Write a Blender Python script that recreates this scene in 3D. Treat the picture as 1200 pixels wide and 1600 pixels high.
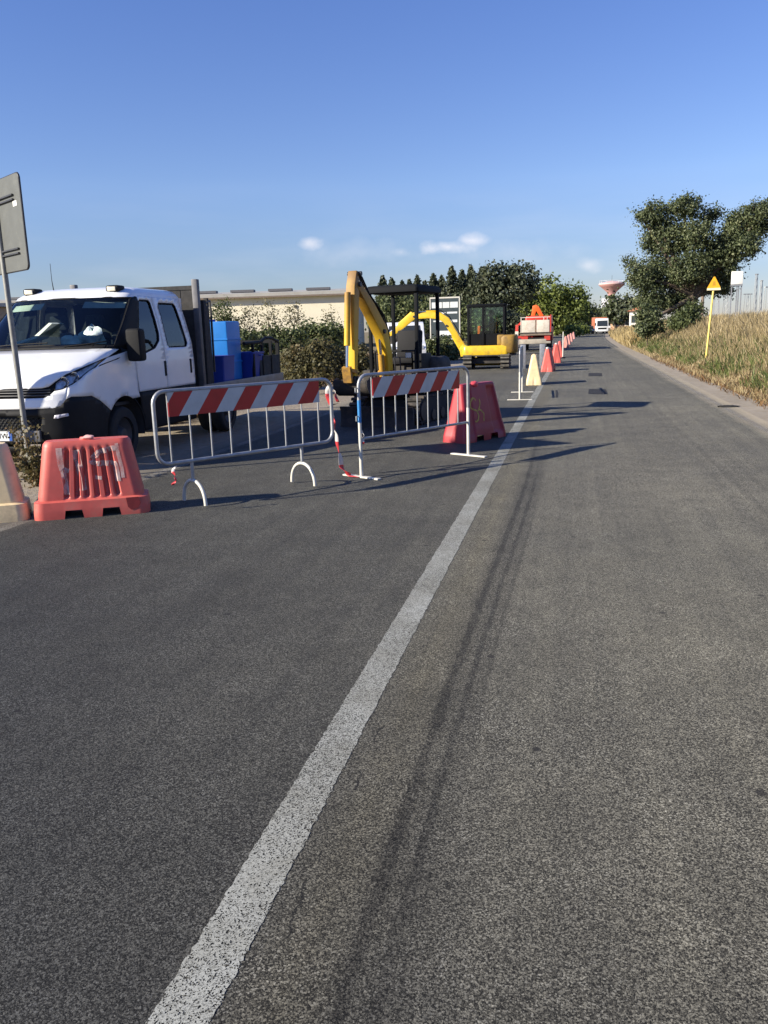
import bpy, bmesh, math, random
import numpy as np
from mathutils import Vector, Matrix
from mathutils.geometry import delaunay_2d_cdt
random.seed(7)
RNG = np.random.default_rng(11)
R = math.radians
for o in list(bpy.data.objects): bpy.data.objects.remove(o)
scn = bpy.context.scene
C = scn.collection

# ------------------------------------------------------------------ camera
F_PX, CAM_H = 1300.0, 1.55
def _axes():
    vx, vy, roll = 898.0, 509.0, 0.03
    d = Vector(((vx-600)/F_PX, -(vy-800)/F_PX, 1)).normalized()
    e = Vector(((vx-1000)/F_PX, -(vy+roll*400-800)/F_PX, 1))
    up = e.cross(d).normalized()
    if up.y < 0: up = -up
    X = d.cross(up)
    if X.x < 0: X = -X
    return X, d, up
_X, _D, _U = _axes()           # world axes seen from the camera
CAM_R = Vector((_X.x, _D.x, _U.x)); CAM_U = Vector((_X.y, _D.y, _U.y)); CAM_F = Vector((_X.z, _D.z, _U.z))
cam_d = bpy.data.cameras.new('camera'); cam = bpy.data.objects.new('camera', cam_d); C.objects.link(cam)
m = Matrix((( CAM_R.x, CAM_U.x, -CAM_F.x, 0), (CAM_R.y, CAM_U.y, -CAM_F.y, 0), (CAM_R.z, CAM_U.z, -CAM_F.z, CAM_H), (0, 0, 0, 1)))
cam.matrix_world = m
cam_d.sensor_fit = 'VERTICAL'; cam_d.sensor_height = 36.0; cam_d.lens = 36.0*F_PX/1600
cam_d.clip_start = 0.1; cam_d.clip_end = 6000
scn.camera = cam
scn.render.resolution_x, scn.render.resolution_y = 768, 1024
def ray(x, y): return CAM_R*((x-600)/F_PX) + CAM_U*(-(y-800)/F_PX) + CAM_F
def G(x, y, z=0.0):                       # pixel -> point on the ground
    r = ray(x, y); t = (z-CAM_H)/r.z; return Vector((r.x*t, r.y*t, z))
def AT(x, y, Y):                          # pixel -> point at a distance along the road
    r = ray(x, y); t = Y/r.y; return Vector((r.x*t, Y, CAM_H+r.z*t))

# ------------------------------------------------------------------ light
SUN_AZ, SUN_EL = R(34), R(26)             # shadows run along +X turned towards +Y
ld = Vector((math.cos(SUN_AZ)*math.cos(SUN_EL), math.sin(SUN_AZ)*math.cos(SUN_EL), -math.sin(SUN_EL)))
sun_d = bpy.data.lights.new('sun', 'SUN'); sun_d.energy = 4.9; sun_d.angle = R(0.53); sun_d.color = (1.0, 0.91, 0.75)
sun = bpy.data.objects.new('sun', sun_d); C.objects.link(sun)
sun.rotation_euler = ld.to_track_quat('-Z', 'Y').to_euler(); sun.location = (-30, -20, 40)
wld = bpy.data.worlds.new('World'); scn.world = wld; wld.use_nodes = True
def build_world():
    nt = wld.node_tree; N = nt.nodes; L = nt.links; N.clear()
    out = N.new('ShaderNodeOutputWorld'); bg = N.new('ShaderNodeBackground'); L.new(bg.outputs[0], out.inputs[0])
    bg.inputs[1].default_value = 0.066
    sky = N.new('ShaderNodeTexSky'); sky.sky_type = 'NISHITA'; sky.sun_disc = False
    sky.sun_elevation = SUN_EL
    s = -ld; sky.sun_rotation = math.atan2(s.x, s.y)
    sky.air_density = 1.0; sky.dust_density = 0.0; sky.ozone_density = 3.5; sky.altitude = 0
    tc = N.new('ShaderNodeTexCoord')
    nz = N.new('ShaderNodeTexNoise'); nz.inputs['Scale'].default_value = 34; nz.inputs['Detail'].default_value = 5; nz.inputs['Roughness'].default_value = 0.55
    mp = N.new('ShaderNodeMapping'); mp.inputs['Scale'].default_value = (1, 1, 1.3)
    L.new(tc.outputs['Generated'], mp.inputs[0]); L.new(mp.outputs[0], nz.inputs['Vector'])
    sep = N.new('ShaderNodeSeparateXYZ'); L.new(tc.outputs['Generated'], sep.inputs[0])
    def math_(op, a, b=None, c=None, clamp=False):
        n = N.new('ShaderNodeMath'); n.operation = op; n.use_clamp = clamp
        for i, v in enumerate((a, b, c)):
            if v is None: continue
            if isinstance(v, (int, float)): n.inputs[i].default_value = v
            else: L.new(v, n.inputs[i])
        return n.outputs[0]
    total = None
    clouds = [(700, 386, 56, 13, 0.60), (738, 376, 34, 14, 0.52), (484, 381, 24, 12, 0.42), (625, 394, 22, 11, 0.26), (920, 414, 30, 15, 0.32), (560, 394, 150, 26, 0.12), (800, 396, 150, 30, 0.12)]
    for (cx, cy, rx, ry, amp) in clouds:
        d = ray(cx, cy).normalized(); a = rx/F_PX; b = ry/F_PX
        dx = math_('MULTIPLY', math_('SUBTRACT', sep.outputs[0], d.x), 1/a)
        dz = math_('MULTIPLY', math_('SUBTRACT', sep.outputs[2], d.z), 1/b)
        # flat base: squeeze below the centre
        r2 = math_('SQRT', math_('ADD', math_('MULTIPLY', dx, dx), math_('MULTIPLY', dz, dz)))
        v = math_('ADD', math_('SUBTRACT', 0.92, r2), math_('MULTIPLY', math_('SUBTRACT', nz.outputs[0], 0.5), 1.7))
        v = math_('MULTIPLY', math_('SMOOTHSTEP_' if False else 'POWER', math_('MULTIPLY', v, 1.0, clamp=True), 1.3), amp)
        total = v if total is None else math_('MAXIMUM', total, v)
    total = math_('MULTIPLY', total, math_('GREATER_THAN', sep.outputs[1], 0.0))
    # thin low haze clouds going all the way round the horizon
    nb = N.new('ShaderNodeTexNoise'); nb.inputs['Scale'].default_value = 5; nb.inputs['Detail'].default_value = 4
    mb = N.new('ShaderNodeMapping'); mb.inputs['Scale'].default_value = (1, 1, 6); L.new(tc.outputs['Generated'], mb.inputs[0]); L.new(mb.outputs[0], nb.inputs['Vector'])
    band = math_('SUBTRACT', 1.0, math_('MULTIPLY', math_('ABSOLUTE', math_('SUBTRACT', sep.outputs[2], 0.06)), 9.0), clamp=True)
    thin = math_('MULTIPLY', math_('MULTIPLY', math_('SUBTRACT', nb.outputs[0], 0.42), 1.6, clamp=True), math_('MULTIPLY', band, 0.22))
    total = math_('MAXIMUM', total, thin)
    mix = N.new('ShaderNodeMix'); mix.data_type = 'RGBA'
    L.new(total, mix.inputs['Factor'])
    # the whole sky is a little bluer than the model's
    hs = N.new('ShaderNodeMix'); hs.data_type = 'RGBA'; hs.blend_type = 'MULTIPLY'; hs.inputs['Factor'].default_value = 1
    
    tint = N.new('ShaderNodeValToRGB'); te = tint.color_ramp.elements
    te[0].position = 0.0; te[0].color = (0.58, 0.58, 0.74, 1); te[1].position = 0.45; te[1].color = (0.82, 0.92, 1.42, 1)
    k_ = te.new(0.16); k_.color = (0.98, 0.97, 1.20, 1)
    L.new(sep.outputs[2], tint.inputs[0]); L.new(tint.outputs[0], hs.inputs['B'])
    L.new(sky.outputs[0], hs.inputs['A'])
    L.new(hs.outputs['Result'], mix.inputs['A']); mix.inputs['B'].default_value = (9.6, 9.0, 9.0, 1)
    L.new(mix.outputs['Result'], bg.inputs[0])
build_world()
scn.view_settings.view_transform = 'Standard'; scn.view_settings.look = 'None'
scn.view_settings.exposure = 0.95; scn.view_settings.gamma = 1.0; scn.view_settings.use_curve_mapping = False
scn.render.engine = 'CYCLES'
scn.cycles.transparent_max_bounces = 16

# ------------------------------------------------------------------ materials
MATS = {}
def nodes_of(name):
    mt = bpy.data.materials.new(name); mt.use_nodes = True
    nt = mt.node_tree; bs = nt.nodes['Principled BSDF']
    return mt, nt, nt.nodes, nt.links, bs
def mat(name, col, rough=0.6, metal=0.0, var=0.14, vs=5.0, bump=0.0, bs_=60.0, dirt=None, dirt_amt=0.4, dirt_scale=3.0, coat=0.0, spec=0.5):
    if name in MATS: return MATS[name]
    mt, nt, N, L, b = nodes_of(name)
    tc = N.new('ShaderNodeTexCoord')
    nz = N.new('ShaderNodeTexNoise'); nz.inputs['Scale'].default_value = vs; nz.inputs['Detail'].default_value = 5; nz.inputs['Roughness'].default_value = 0.65
    L.new(tc.outputs['Object'], nz.inputs['Vector'])
    cr = N.new('ShaderNodeValToRGB')
    cr.color_ramp.elements[0].position = 0.3; cr.color_ramp.elements[1].position = 0.7
    cr.color_ramp.elements[0].color = (*[c*(1-var) for c in col], 1); cr.color_ramp.elements[1].color = (*[min(1, c*(1+var)) for c in col], 1)
    L.new(nz.outputs[0], cr.inputs[0]); last = cr.outputs[0]
    if dirt:
        n2 = N.new('ShaderNodeTexNoise'); n2.inputs['Scale'].default_value = dirt_scale; n2.inputs['Detail'].default_value = 8; n2.inputs['Roughness'].default_value = 0.75
        L.new(tc.outputs['Object'], n2.inputs['Vector'])
        r2 = N.new('ShaderNodeValToRGB'); r2.color_ramp.elements[0].position = 0.62-0.3*dirt_amt; r2.color_ramp.elements[1].position = 0.78-0.15*dirt_amt
        L.new(n2.outputs[0], r2.inputs[0])
        mx = N.new('ShaderNodeMix'); mx.data_type = 'RGBA'; mx.inputs['B'].default_value = (*dirt, 1)
        mm = N.new('ShaderNodeMath'); mm.operation = 'MULTIPLY'; mm.inputs[1].default_value = min(1, dirt_amt*1.5)
        L.new(r2.outputs[0], mm.inputs[0]); L.new(mm.outputs[0], mx.inputs['Factor']); L.new(last, mx.inputs['A']); last = mx.outputs['Result']
    L.new(last, b.inputs['Base Color'])
    b.inputs['Roughness'].default_value = rough; b.inputs['Metallic'].default_value = metal
    b.inputs['Specular IOR Level'].default_value = spec
    if coat: b.inputs['Coat Weight'].default_value = coat; b.inputs['Coat Roughness'].default_value = 0.08
    if bump:
        n3 = N.new('ShaderNodeTexNoise'); n3.inputs['Scale'].default_value = bs_; n3.inputs['Detail'].default_value = 4
        L.new(tc.outputs['Object'], n3.inputs['Vector'])
        bp = N.new('ShaderNodeBump'); bp.inputs['Strength'].default_value = bump; bp.inputs['Distance'].default_value = 0.02
        L.new(n3.outputs[0], bp.inputs['Height']); L.new(bp.outputs[0], b.inputs['Normal'])
    MATS[name] = mt; return mt
def glass(name, tint=(0.75, 0.85, 0.8), refl=1.0):
    if name in MATS: return MATS[name]
    mt, nt, N, L, b = nodes_of(name); N.remove(b)
    out = [n for n in N if n.type == 'OUTPUT_MATERIAL'][0]
    tr = N.new('ShaderNodeBsdfTransparent'); tr.inputs[0].default_value = (*tint, 1)
    gl = N.new('ShaderNodeBsdfGlossy'); gl.inputs['Roughness'].default_value = 0.02; gl.inputs[0].default_value = (0.9*refl, 0.92*refl, 0.95*refl, 1)
    fr = N.new('ShaderNodeFresnel'); fr.inputs[0].default_value = 1.5
    mx = N.new('ShaderNodeMixShader'); L.new(fr.outputs[0], mx.inputs[0]); L.new(tr.outputs[0], mx.inputs[1]); L.new(gl.outputs[0], mx.inputs[2])
    L.new(mx.outputs[0], out.inputs[0]); MATS[name] = mt; return mt
def stripes(name, c1, c2, period, shear, axis=0, rough=0.5, phase=0.0):
    """slanted two-colour print in object space: axis 0 runs along x, slant with z"""
    if name in MATS: return MATS[name]
    mt, nt, N, L, b = nodes_of(name)
    tc = N.new('ShaderNodeTexCoord'); sp = N.new('ShaderNodeSeparateXYZ'); L.new(tc.outputs['Object'], sp.inputs[0])
    def M(op, a, bb):
        n = N.new('ShaderNodeMath'); n.operation = op
        for i, v in enumerate((a, bb)):
            if isinstance(v, (int, float)): n.inputs[i].default_value = v
            else: L.new(v, n.inputs[i])
        return n.outputs[0]
    u = M('ADD', M('MULTIPLY', M('ADD', sp.outputs[axis], M('MULTIPLY', sp.outputs[2], shear)), 1/period), phase)
    st = M('LESS_THAN', M('FRACT', u, 0), 0.5)
    nz = N.new('ShaderNodeTexNoise'); nz.inputs['Scale'].default_value = 9; nz.inputs['Detail'].default_value = 6; L.new(tc.outputs['Object'], nz.inputs['Vector'])
    mx = N.new('ShaderNodeMix'); mx.data_type = 'RGBA'; L.new(st, mx.inputs['Factor']); mx.inputs['A'].default_value = (*c1, 1); mx.inputs['B'].default_value = (*c2, 1)
    m2 = N.new('ShaderNodeMix'); m2.data_type = 'RGBA'; m2.blend_type = 'MULTIPLY'; m2.inputs['Factor'].default_value = 0.4
    L.new(mx.outputs['Result'], m2.inputs['A']); L.new(nz.outputs[0], m2.inputs['B']); L.new(m2.outputs['Result'], b.inputs['Base Color'])
    b.inputs['Roughness'].default_value = rough; MATS[name] = mt; return mt
def leafmat(name, c1, c2, c3=None, scale=0.9, trans=0.35):
    if name in MATS: return MATS[name]
    mt, nt, N, L, b = nodes_of(name); N.remove(b)
    out = [n for n in N if n.type == 'OUTPUT_MATERIAL'][0]
    g = N.new('ShaderNodeNewGeometry'); tc = N.new('ShaderNodeTexCoord')
    nz = N.new('ShaderNodeTexNoise'); nz.inputs['Scale'].default_value = scale; nz.inputs['Detail'].default_value = 3; L.new(tc.outputs['Object'], nz.inputs['Vector'])
    ad = N.new('ShaderNodeMath'); ad.operation = 'MULTIPLY_ADD'; ad.inputs[1].default_value = 0.45; L.new(g.outputs['Random Per Island'], ad.inputs[0])
    mu = N.new('ShaderNodeMath'); mu.operation = 'MULTIPLY'; mu.inputs[1].default_value = 0.75; L.new(nz.outputs[0], mu.inputs[0]); L.new(mu.outputs[0], ad.inputs[2])
    cr = N.new('ShaderNodeValToRGB'); e = cr.color_ramp.elements
    e[0].position = 0.3; e[0].color = (*c1, 1); e[1].position = 0.75; e[1].color = (*c2, 1)
    if c3: k = e.new(0.92); k.color = (*c3, 1)
    L.new(ad.outputs[0], cr.inputs[0])
    df = N.new('ShaderNodeBsdfPrincipled'); df.inputs['Roughness'].default_value = 0.55; df.inputs['Specular IOR Level'].default_value = 0.35; L.new(cr.outputs[0], df.inputs['Base Color'])
    ts = N.new('ShaderNodeBsdfTranslucent'); L.new(cr.outputs[0], ts.inputs[0])
    mx = N.new('ShaderNodeMixShader'); mx.inputs[0].default_value = trans; L.new(df.outputs[0], mx.inputs[1]); L.new(ts.outputs[0], mx.inputs[2])
    L.new(mx.outputs[0], out.inputs[0]); MATS[name] = mt; return mt

# ------------------------------------------------------------------ mesh helpers
class MB:
    def __init__(s): s.v = []; s.f = []
    def add(s, vs, fs):
        o = len(s.v); s.v += [tuple(v) for v in vs]; s.f += [tuple(i+o for i in f) for f in fs]; return s
    def box(s, lo, hi, rot=None, piv=None):
        (x0, y0, z0), (x1, y1, z1) = lo, hi
        vs = [Vector(p) for p in ((x0,y0,z0),(x1,y0,z0),(x1,y1,z0),(x0,y1,z0),(x0,y0,z1),(x1,y0,z1),(x1,y1,z1),(x0,y1,z1))]
        if rot is not None:
            pv = Vector(piv) if piv is not None else (Vector(lo)+Vector(hi))/2
            vs = [rot @ (v-pv) + pv for v in vs]
        return s.add(vs, [(3,2,1,0),(4,5,6,7),(0,1,5,4),(1,2,6,5),(2,3,7,6),(3,0,4,7)])
    def cyl(s, p0, p1, r0, r1=None, n=10, cap=True):
        p0, p1 = Vector(p0), Vector(p1); r1 = r0 if r1 is None else r1
        d = (p1-p0).normalized(); a = d.orthogonal().normalized(); b = d.cross(a)
        vs = [p0+(a*math.cos(2*math.pi*i/n)+b*math.sin(2*math.pi*i/n))*r0 for i in range(n)] + [p1+(a*math.cos(2*math.pi*i/n)+b*math.sin(2*math.pi*i/n))*r1 for i in range(n)]
        fs = [(i, (i+1)%n, n+(i+1)%n, n+i) for i in range(n)]
        if cap: fs += [tuple(range(n-1, -1, -1)), tuple(range(n, 2*n))]
        return s.add(vs, fs)
    def tube(s, pts, r, n=8, closed=False):
        pts = [Vector(p) for p in pts]; k = len(pts); rs = r if isinstance(r, (list, tuple)) else [r]*k
        rings = []; prev = None
        for i, p in enumerate(pts):
            if closed: t = (pts[(i+1)%k]-pts[i-1]).normalized()
            else: t = (pts[min(i+1, k-1)]-pts[max(i-1, 0)]).normalized()
            a = t.orthogonal().normalized() if prev is None else (prev-t*prev.dot(t)).normalized()
            prev = a; b = t.cross(a)
            rings.append([p+(a*math.cos(2*math.pi*j/n)+b*math.sin(2*math.pi*j/n))*rs[i] for j in range(n)])
        vs = [v for q in rings for v in q]; fs = []
        for i in range(k if closed else k-1):
            i2 = (i+1) % k
            fs += [(i*n+j, i*n+(j+1)%n, i2*n+(j+1)%n, i2*n+j) for j in range(n)]
        if not closed: fs += [tuple(range(n-1, -1, -1)), tuple((k-1)*n+j for j in range(n))]
        return s.add(vs, fs)
    def prism(s, poly, a0, a1, axis=0):
        """poly in the two other axes (in order), extruded along axis"""
        n = len(poly)
        def P(q, a):
            return (a, q[0], q[1]) if axis == 0 else ((q[0], a, q[1]) if axis == 1 else (q[0], q[1], a))
        vs = [P(q, a0) for q in poly] + [P(q, a1) for q in poly]
        fs = [tuple(range(n)), tuple(range(2*n-1, n-1, -1))] + [(i, n+i, n+(i+1)%n, (i+1)%n) for i in range(n)]
        return s.add(vs, fs)
    def loft(s, rings, cap0=True, cap1=True, closed=True):
        n = len(rings[0]); vs = [v for q in rings for v in q]; fs = []
        for i in range(len(rings)-1):
            for j in range(n if closed else n-1):
                fs.append((i*n+j, i*n+(j+1)%n, (i+1)*n+(j+1)%n, (i+1)*n+j))
        if cap0: fs.append(tuple(range(n-1, -1, -1)))
        if cap1: fs.append(tuple((len(rings)-1)*n+j for j in range(n)))
        return s.add(vs, fs)
    def lathe(s, prof, n=24, axis='z', at=(0, 0, 0)):
        vs = []
        for (r, h) in prof:
            for j in range(n):
                c, d = r*math.cos(2*math.pi*j/n), r*math.sin(2*math.pi*j/n)
                p = (c, d, h) if axis == 'z' else ((h, c, d) if axis == 'x' else (c, h, d))
                vs.append(tuple(p[i]+at[i] for i in range(3)))
        fs = []
        for i in range(len(prof)-1):
            fs += [(i*n+j, i*n+(j+1)%n, (i+1)*n+(j+1)%n, (i+1)*n+j) for j in range(n)]
        return s.add(vs, fs)
    def blob(s, c, r, seed=0, amp=0.18, nu=12, nv=8):
        rr = random.Random(seed); ph = [rr.uniform(0, 6.28) for _ in range(6)]
        rings = []
        for i in range(1, nv):
            th = math.pi*i/nv; q = []
            for j in range(nu):
                a = 2*math.pi*j/nu
                k = 1+amp*(math.sin(3*a+ph[0]+2*th)*0.5+math.sin(2*th*2+ph[1]+a)*0.5+math.sin(5*a+ph[2])*0.3)
                q.append((c[0]+r[0]*k*math.sin(th)*math.cos(a), c[1]+r[1]*k*math.sin(th)*math.sin(a), c[2]+r[2]*k*math.cos(th)))
            rings.append(q)
        return s.loft(rings)
    def build(s, name, material, parent=None, bevel=0.0, smooth=35, recalc=True, seg=2):
        me = bpy.data.meshes.new(name); me.from_pydata(s.v, [], s.f)
        if bevel or recalc:
            bm = bmesh.new(); bm.from_mesh(me)
            if bevel:
                bmesh.ops.remove_doubles(bm, verts=bm.verts, dist=1e-5)
                es = [e for e in bm.edges if len(e.link_faces) == 2 and e.calc_face_angle(0) > R(28)]
                bmesh.ops.bevel(bm, geom=es, offset=bevel, segments=seg, affect='EDGES', profile=0.6, clamp_overlap=True)
            if recalc: bmesh.ops.recalc_face_normals(bm, faces=bm.faces)
            bm.to_mesh(me); bm.free()
        if smooth:
            me.polygons.foreach_set('use_smooth', [True]*len(me.polygons)); me.set_sharp_from_angle(angle=R(smooth))
        me.materials.append(material)
        o = bpy.data.objects.new(name, me); C.objects.link(o)
        if parent is not None: o.parent = parent
        return o
def arrays(name, V, Fq, material, parent=None):
    """fast mesh from numpy: V (n,3), Fq (m,4) or (m,3)"""
    me = bpy.data.meshes.new(name); k = Fq.shape[1]
    me.vertices.add(len(V)); me.vertices.foreach_set('co', V.astype(np.float32).ravel())
    me.loops.add(Fq.size); me.loops.foreach_set('vertex_index', Fq.astype(np.int32).ravel())
    me.polygons.add(len(Fq)); me.polygons.foreach_set('loop_start', np.arange(0, Fq.size, k, dtype=np.int32))
    me.update(calc_edges=True); me.materials.append(material)
    o = bpy.data.objects.new(name, me); C.objects.link(o)
    if parent is not None: o.parent = parent
    return o
def thing(name, label, cat, loc=(0, 0, 0), rz=0.0, group=None, tilt=None):
    o = bpy.data.objects.new(name, None); C.objects.link(o); o.empty_display_size = 0.2
    o.location = loc; o.rotation_euler = (0, 0, rz) if tilt is None else (tilt[0], tilt[1], rz)
    return tag(o, label, cat, group)
def tag(o, label=None, cat=None, group=None, kind=None):
    if label: o['label'] = label
    if cat: o['category'] = cat
    if group: o['group'] = group
    if kind: o['kind'] = kind
    return o
def copy_tree(o, parent=None):
    c = o.copy(); C.objects.link(c)
    if parent is not None: c.parent = parent
    for ch in list(o.children): copy_tree(ch, c)
    return c
def text_mesh(name, txt, size, material, parent, mtx, extrude=0.004, align='CENTER'):
    cu = bpy.data.curves.new(name, 'FONT'); cu.body = txt; cu.size = size; cu.extrude = extrude; cu.align_x = align; cu.align_y = 'CENTER'
    t = bpy.data.objects.new(name, cu); C.objects.link(t)
    dg = bpy.context.evaluated_depsgraph_get(); me = bpy.data.meshes.new_from_object(t.evaluated_get(dg))
    bpy.data.objects.remove(t)
    me.transform(mtx); me.materials.clear(); me.materials.append(material)
    o = bpy.data.objects.new(name, me); C.objects.link(o); o.parent = parent; return o
def smoothstep(a, b, x):
    t = min(1, max(0, (x-a)/(b-a))); return t*t*(3-2*t)
def rrect(hx, hy, r, n=6, cx=0, cy=0):
    """rounded rectangle outline, counter-clockwise"""
    pts = []
    for (sx, sy, a0) in ((1, 1, 0), (-1, 1, 90), (-1, -1, 180), (1, -1, 270)):
        for i in range(n+1):
            a = R(a0+90*i/n); pts.append((cx+sx*(hx-r)+r*math.cos(a), cy+sy*(hy-r)+r*math.sin(a)))
    return pts

# common materials
M_white = mat('white_paint', (0.78, 0.79, 0.80), 0.3, var=0.03, coat=0.5, dirt=(0.45, 0.42, 0.37), dirt_amt=0.12, dirt_scale=2.2)
M_black = mat('black_plastic', (0.011, 0.0115, 0.013), 0.65, var=0.25, bump=0.05, bs_=200, spec=0.2)
M_rub = mat('tyre_rubber', (0.02, 0.02, 0.02), 0.85, var=0.3, vs=12)
M_steel = mat('dark_steel', (0.05, 0.05, 0.055), 0.5, 0.4, var=0.3)
M_galv = mat('galvanised_steel', (0.36, 0.37, 0.38), 0.5, 0.6, var=0.18, vs=14, dirt=(0.25, 0.22, 0.19), dirt_amt=0.25, dirt_scale=9)
M_wpole = mat('chalky_white_paint', (0.60, 0.58, 0.51), 0.6, var=0.1, dirt=(0.35, 0.28, 0.2), dirt_amt=0.3, dirt_scale=12)
M_yel = mat('machine_yellow', (0.72, 0.47, 0.02), 0.42, var=0.12, dirt=(0.20, 0.13, 0.06), dirt_amt=0.42, dirt_scale=4, coat=0.2)
M_yelold = mat('worn_muddy_yellow', (0.58, 0.31, 0.02), 0.6, var=0.2, dirt=(0.095, 0.052, 0.028), dirt_amt=0.95, dirt_scale=2.6)
M_chrome = mat('cylinder_chrome', (0.6, 0.6, 0.62), 0.2, 1.0, var=0.05)
M_red = mat('faded_red_plastic', (0.54, 0.098, 0.078), 0.5, var=0.14, dirt=(0.36, 0.16, 0.12), dirt_amt=0.42, dirt_scale=4)
M_red2 = mat('red_plastic', (0.36, 0.025, 0.035), 0.45, var=0.1, dirt=(0.25, 0.06, 0.06), dirt_amt=0.3, dirt_scale=4)
M_cream = mat('off_white_plastic', (0.74, 0.58, 0.33), 0.55, var=0.1, dirt=(0.33, 0.25, 0.17), dirt_amt=0.35, dirt_scale=4)
M_bark = mat('bark', (0.10, 0.075, 0.055), 0.9, var=0.35, vs=8, bump=0.5, bs_=18)
M_wood = mat('weathered_wood', (0.20, 0.15, 0.11), 0.8, var=0.3, vs=9)
M_int = mat('cab_interior', (0.03, 0.032, 0.036), 0.8, var=0.2)

# ================================================================== the setting
def off(Y): return 2.0e-4*max(0.0, Y-45.0)**2 if Y < 260 else 2.0e-4*215**2 + (Y-260)*0.086
YS = [-6+1.0*i for i in range(0, 70)] + [64+4*i for i in range(0, 60)]
def strip(name, x0, x1, z, material, y0=-6, y1=300, nx=1, zf=None, rag=0.0):
    ys = [y for y in YS if y0 <= y <= y1]; mb = MB(); vs = []; fs = []
    for y in ys:
        for i in range(nx+1):
            x = x0+(x1-x0)*i/nx
            if rag and i in (0, nx): x += rag*(math.sin(y*1.7)+math.sin(y*0.61+1)+math.sin(y*4.1))*0.33
            vs.append((x+off(y), y, z if zf is None else zf(x, y)))
    for j in range(len(ys)-1):
        for i in range(nx): a = j*(nx+1)+i; fs.append((a, a+1, a+nx+2, a+nx+1))
    return mb.add(vs, fs).build(name, material, recalc=False, smooth=30)

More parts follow.
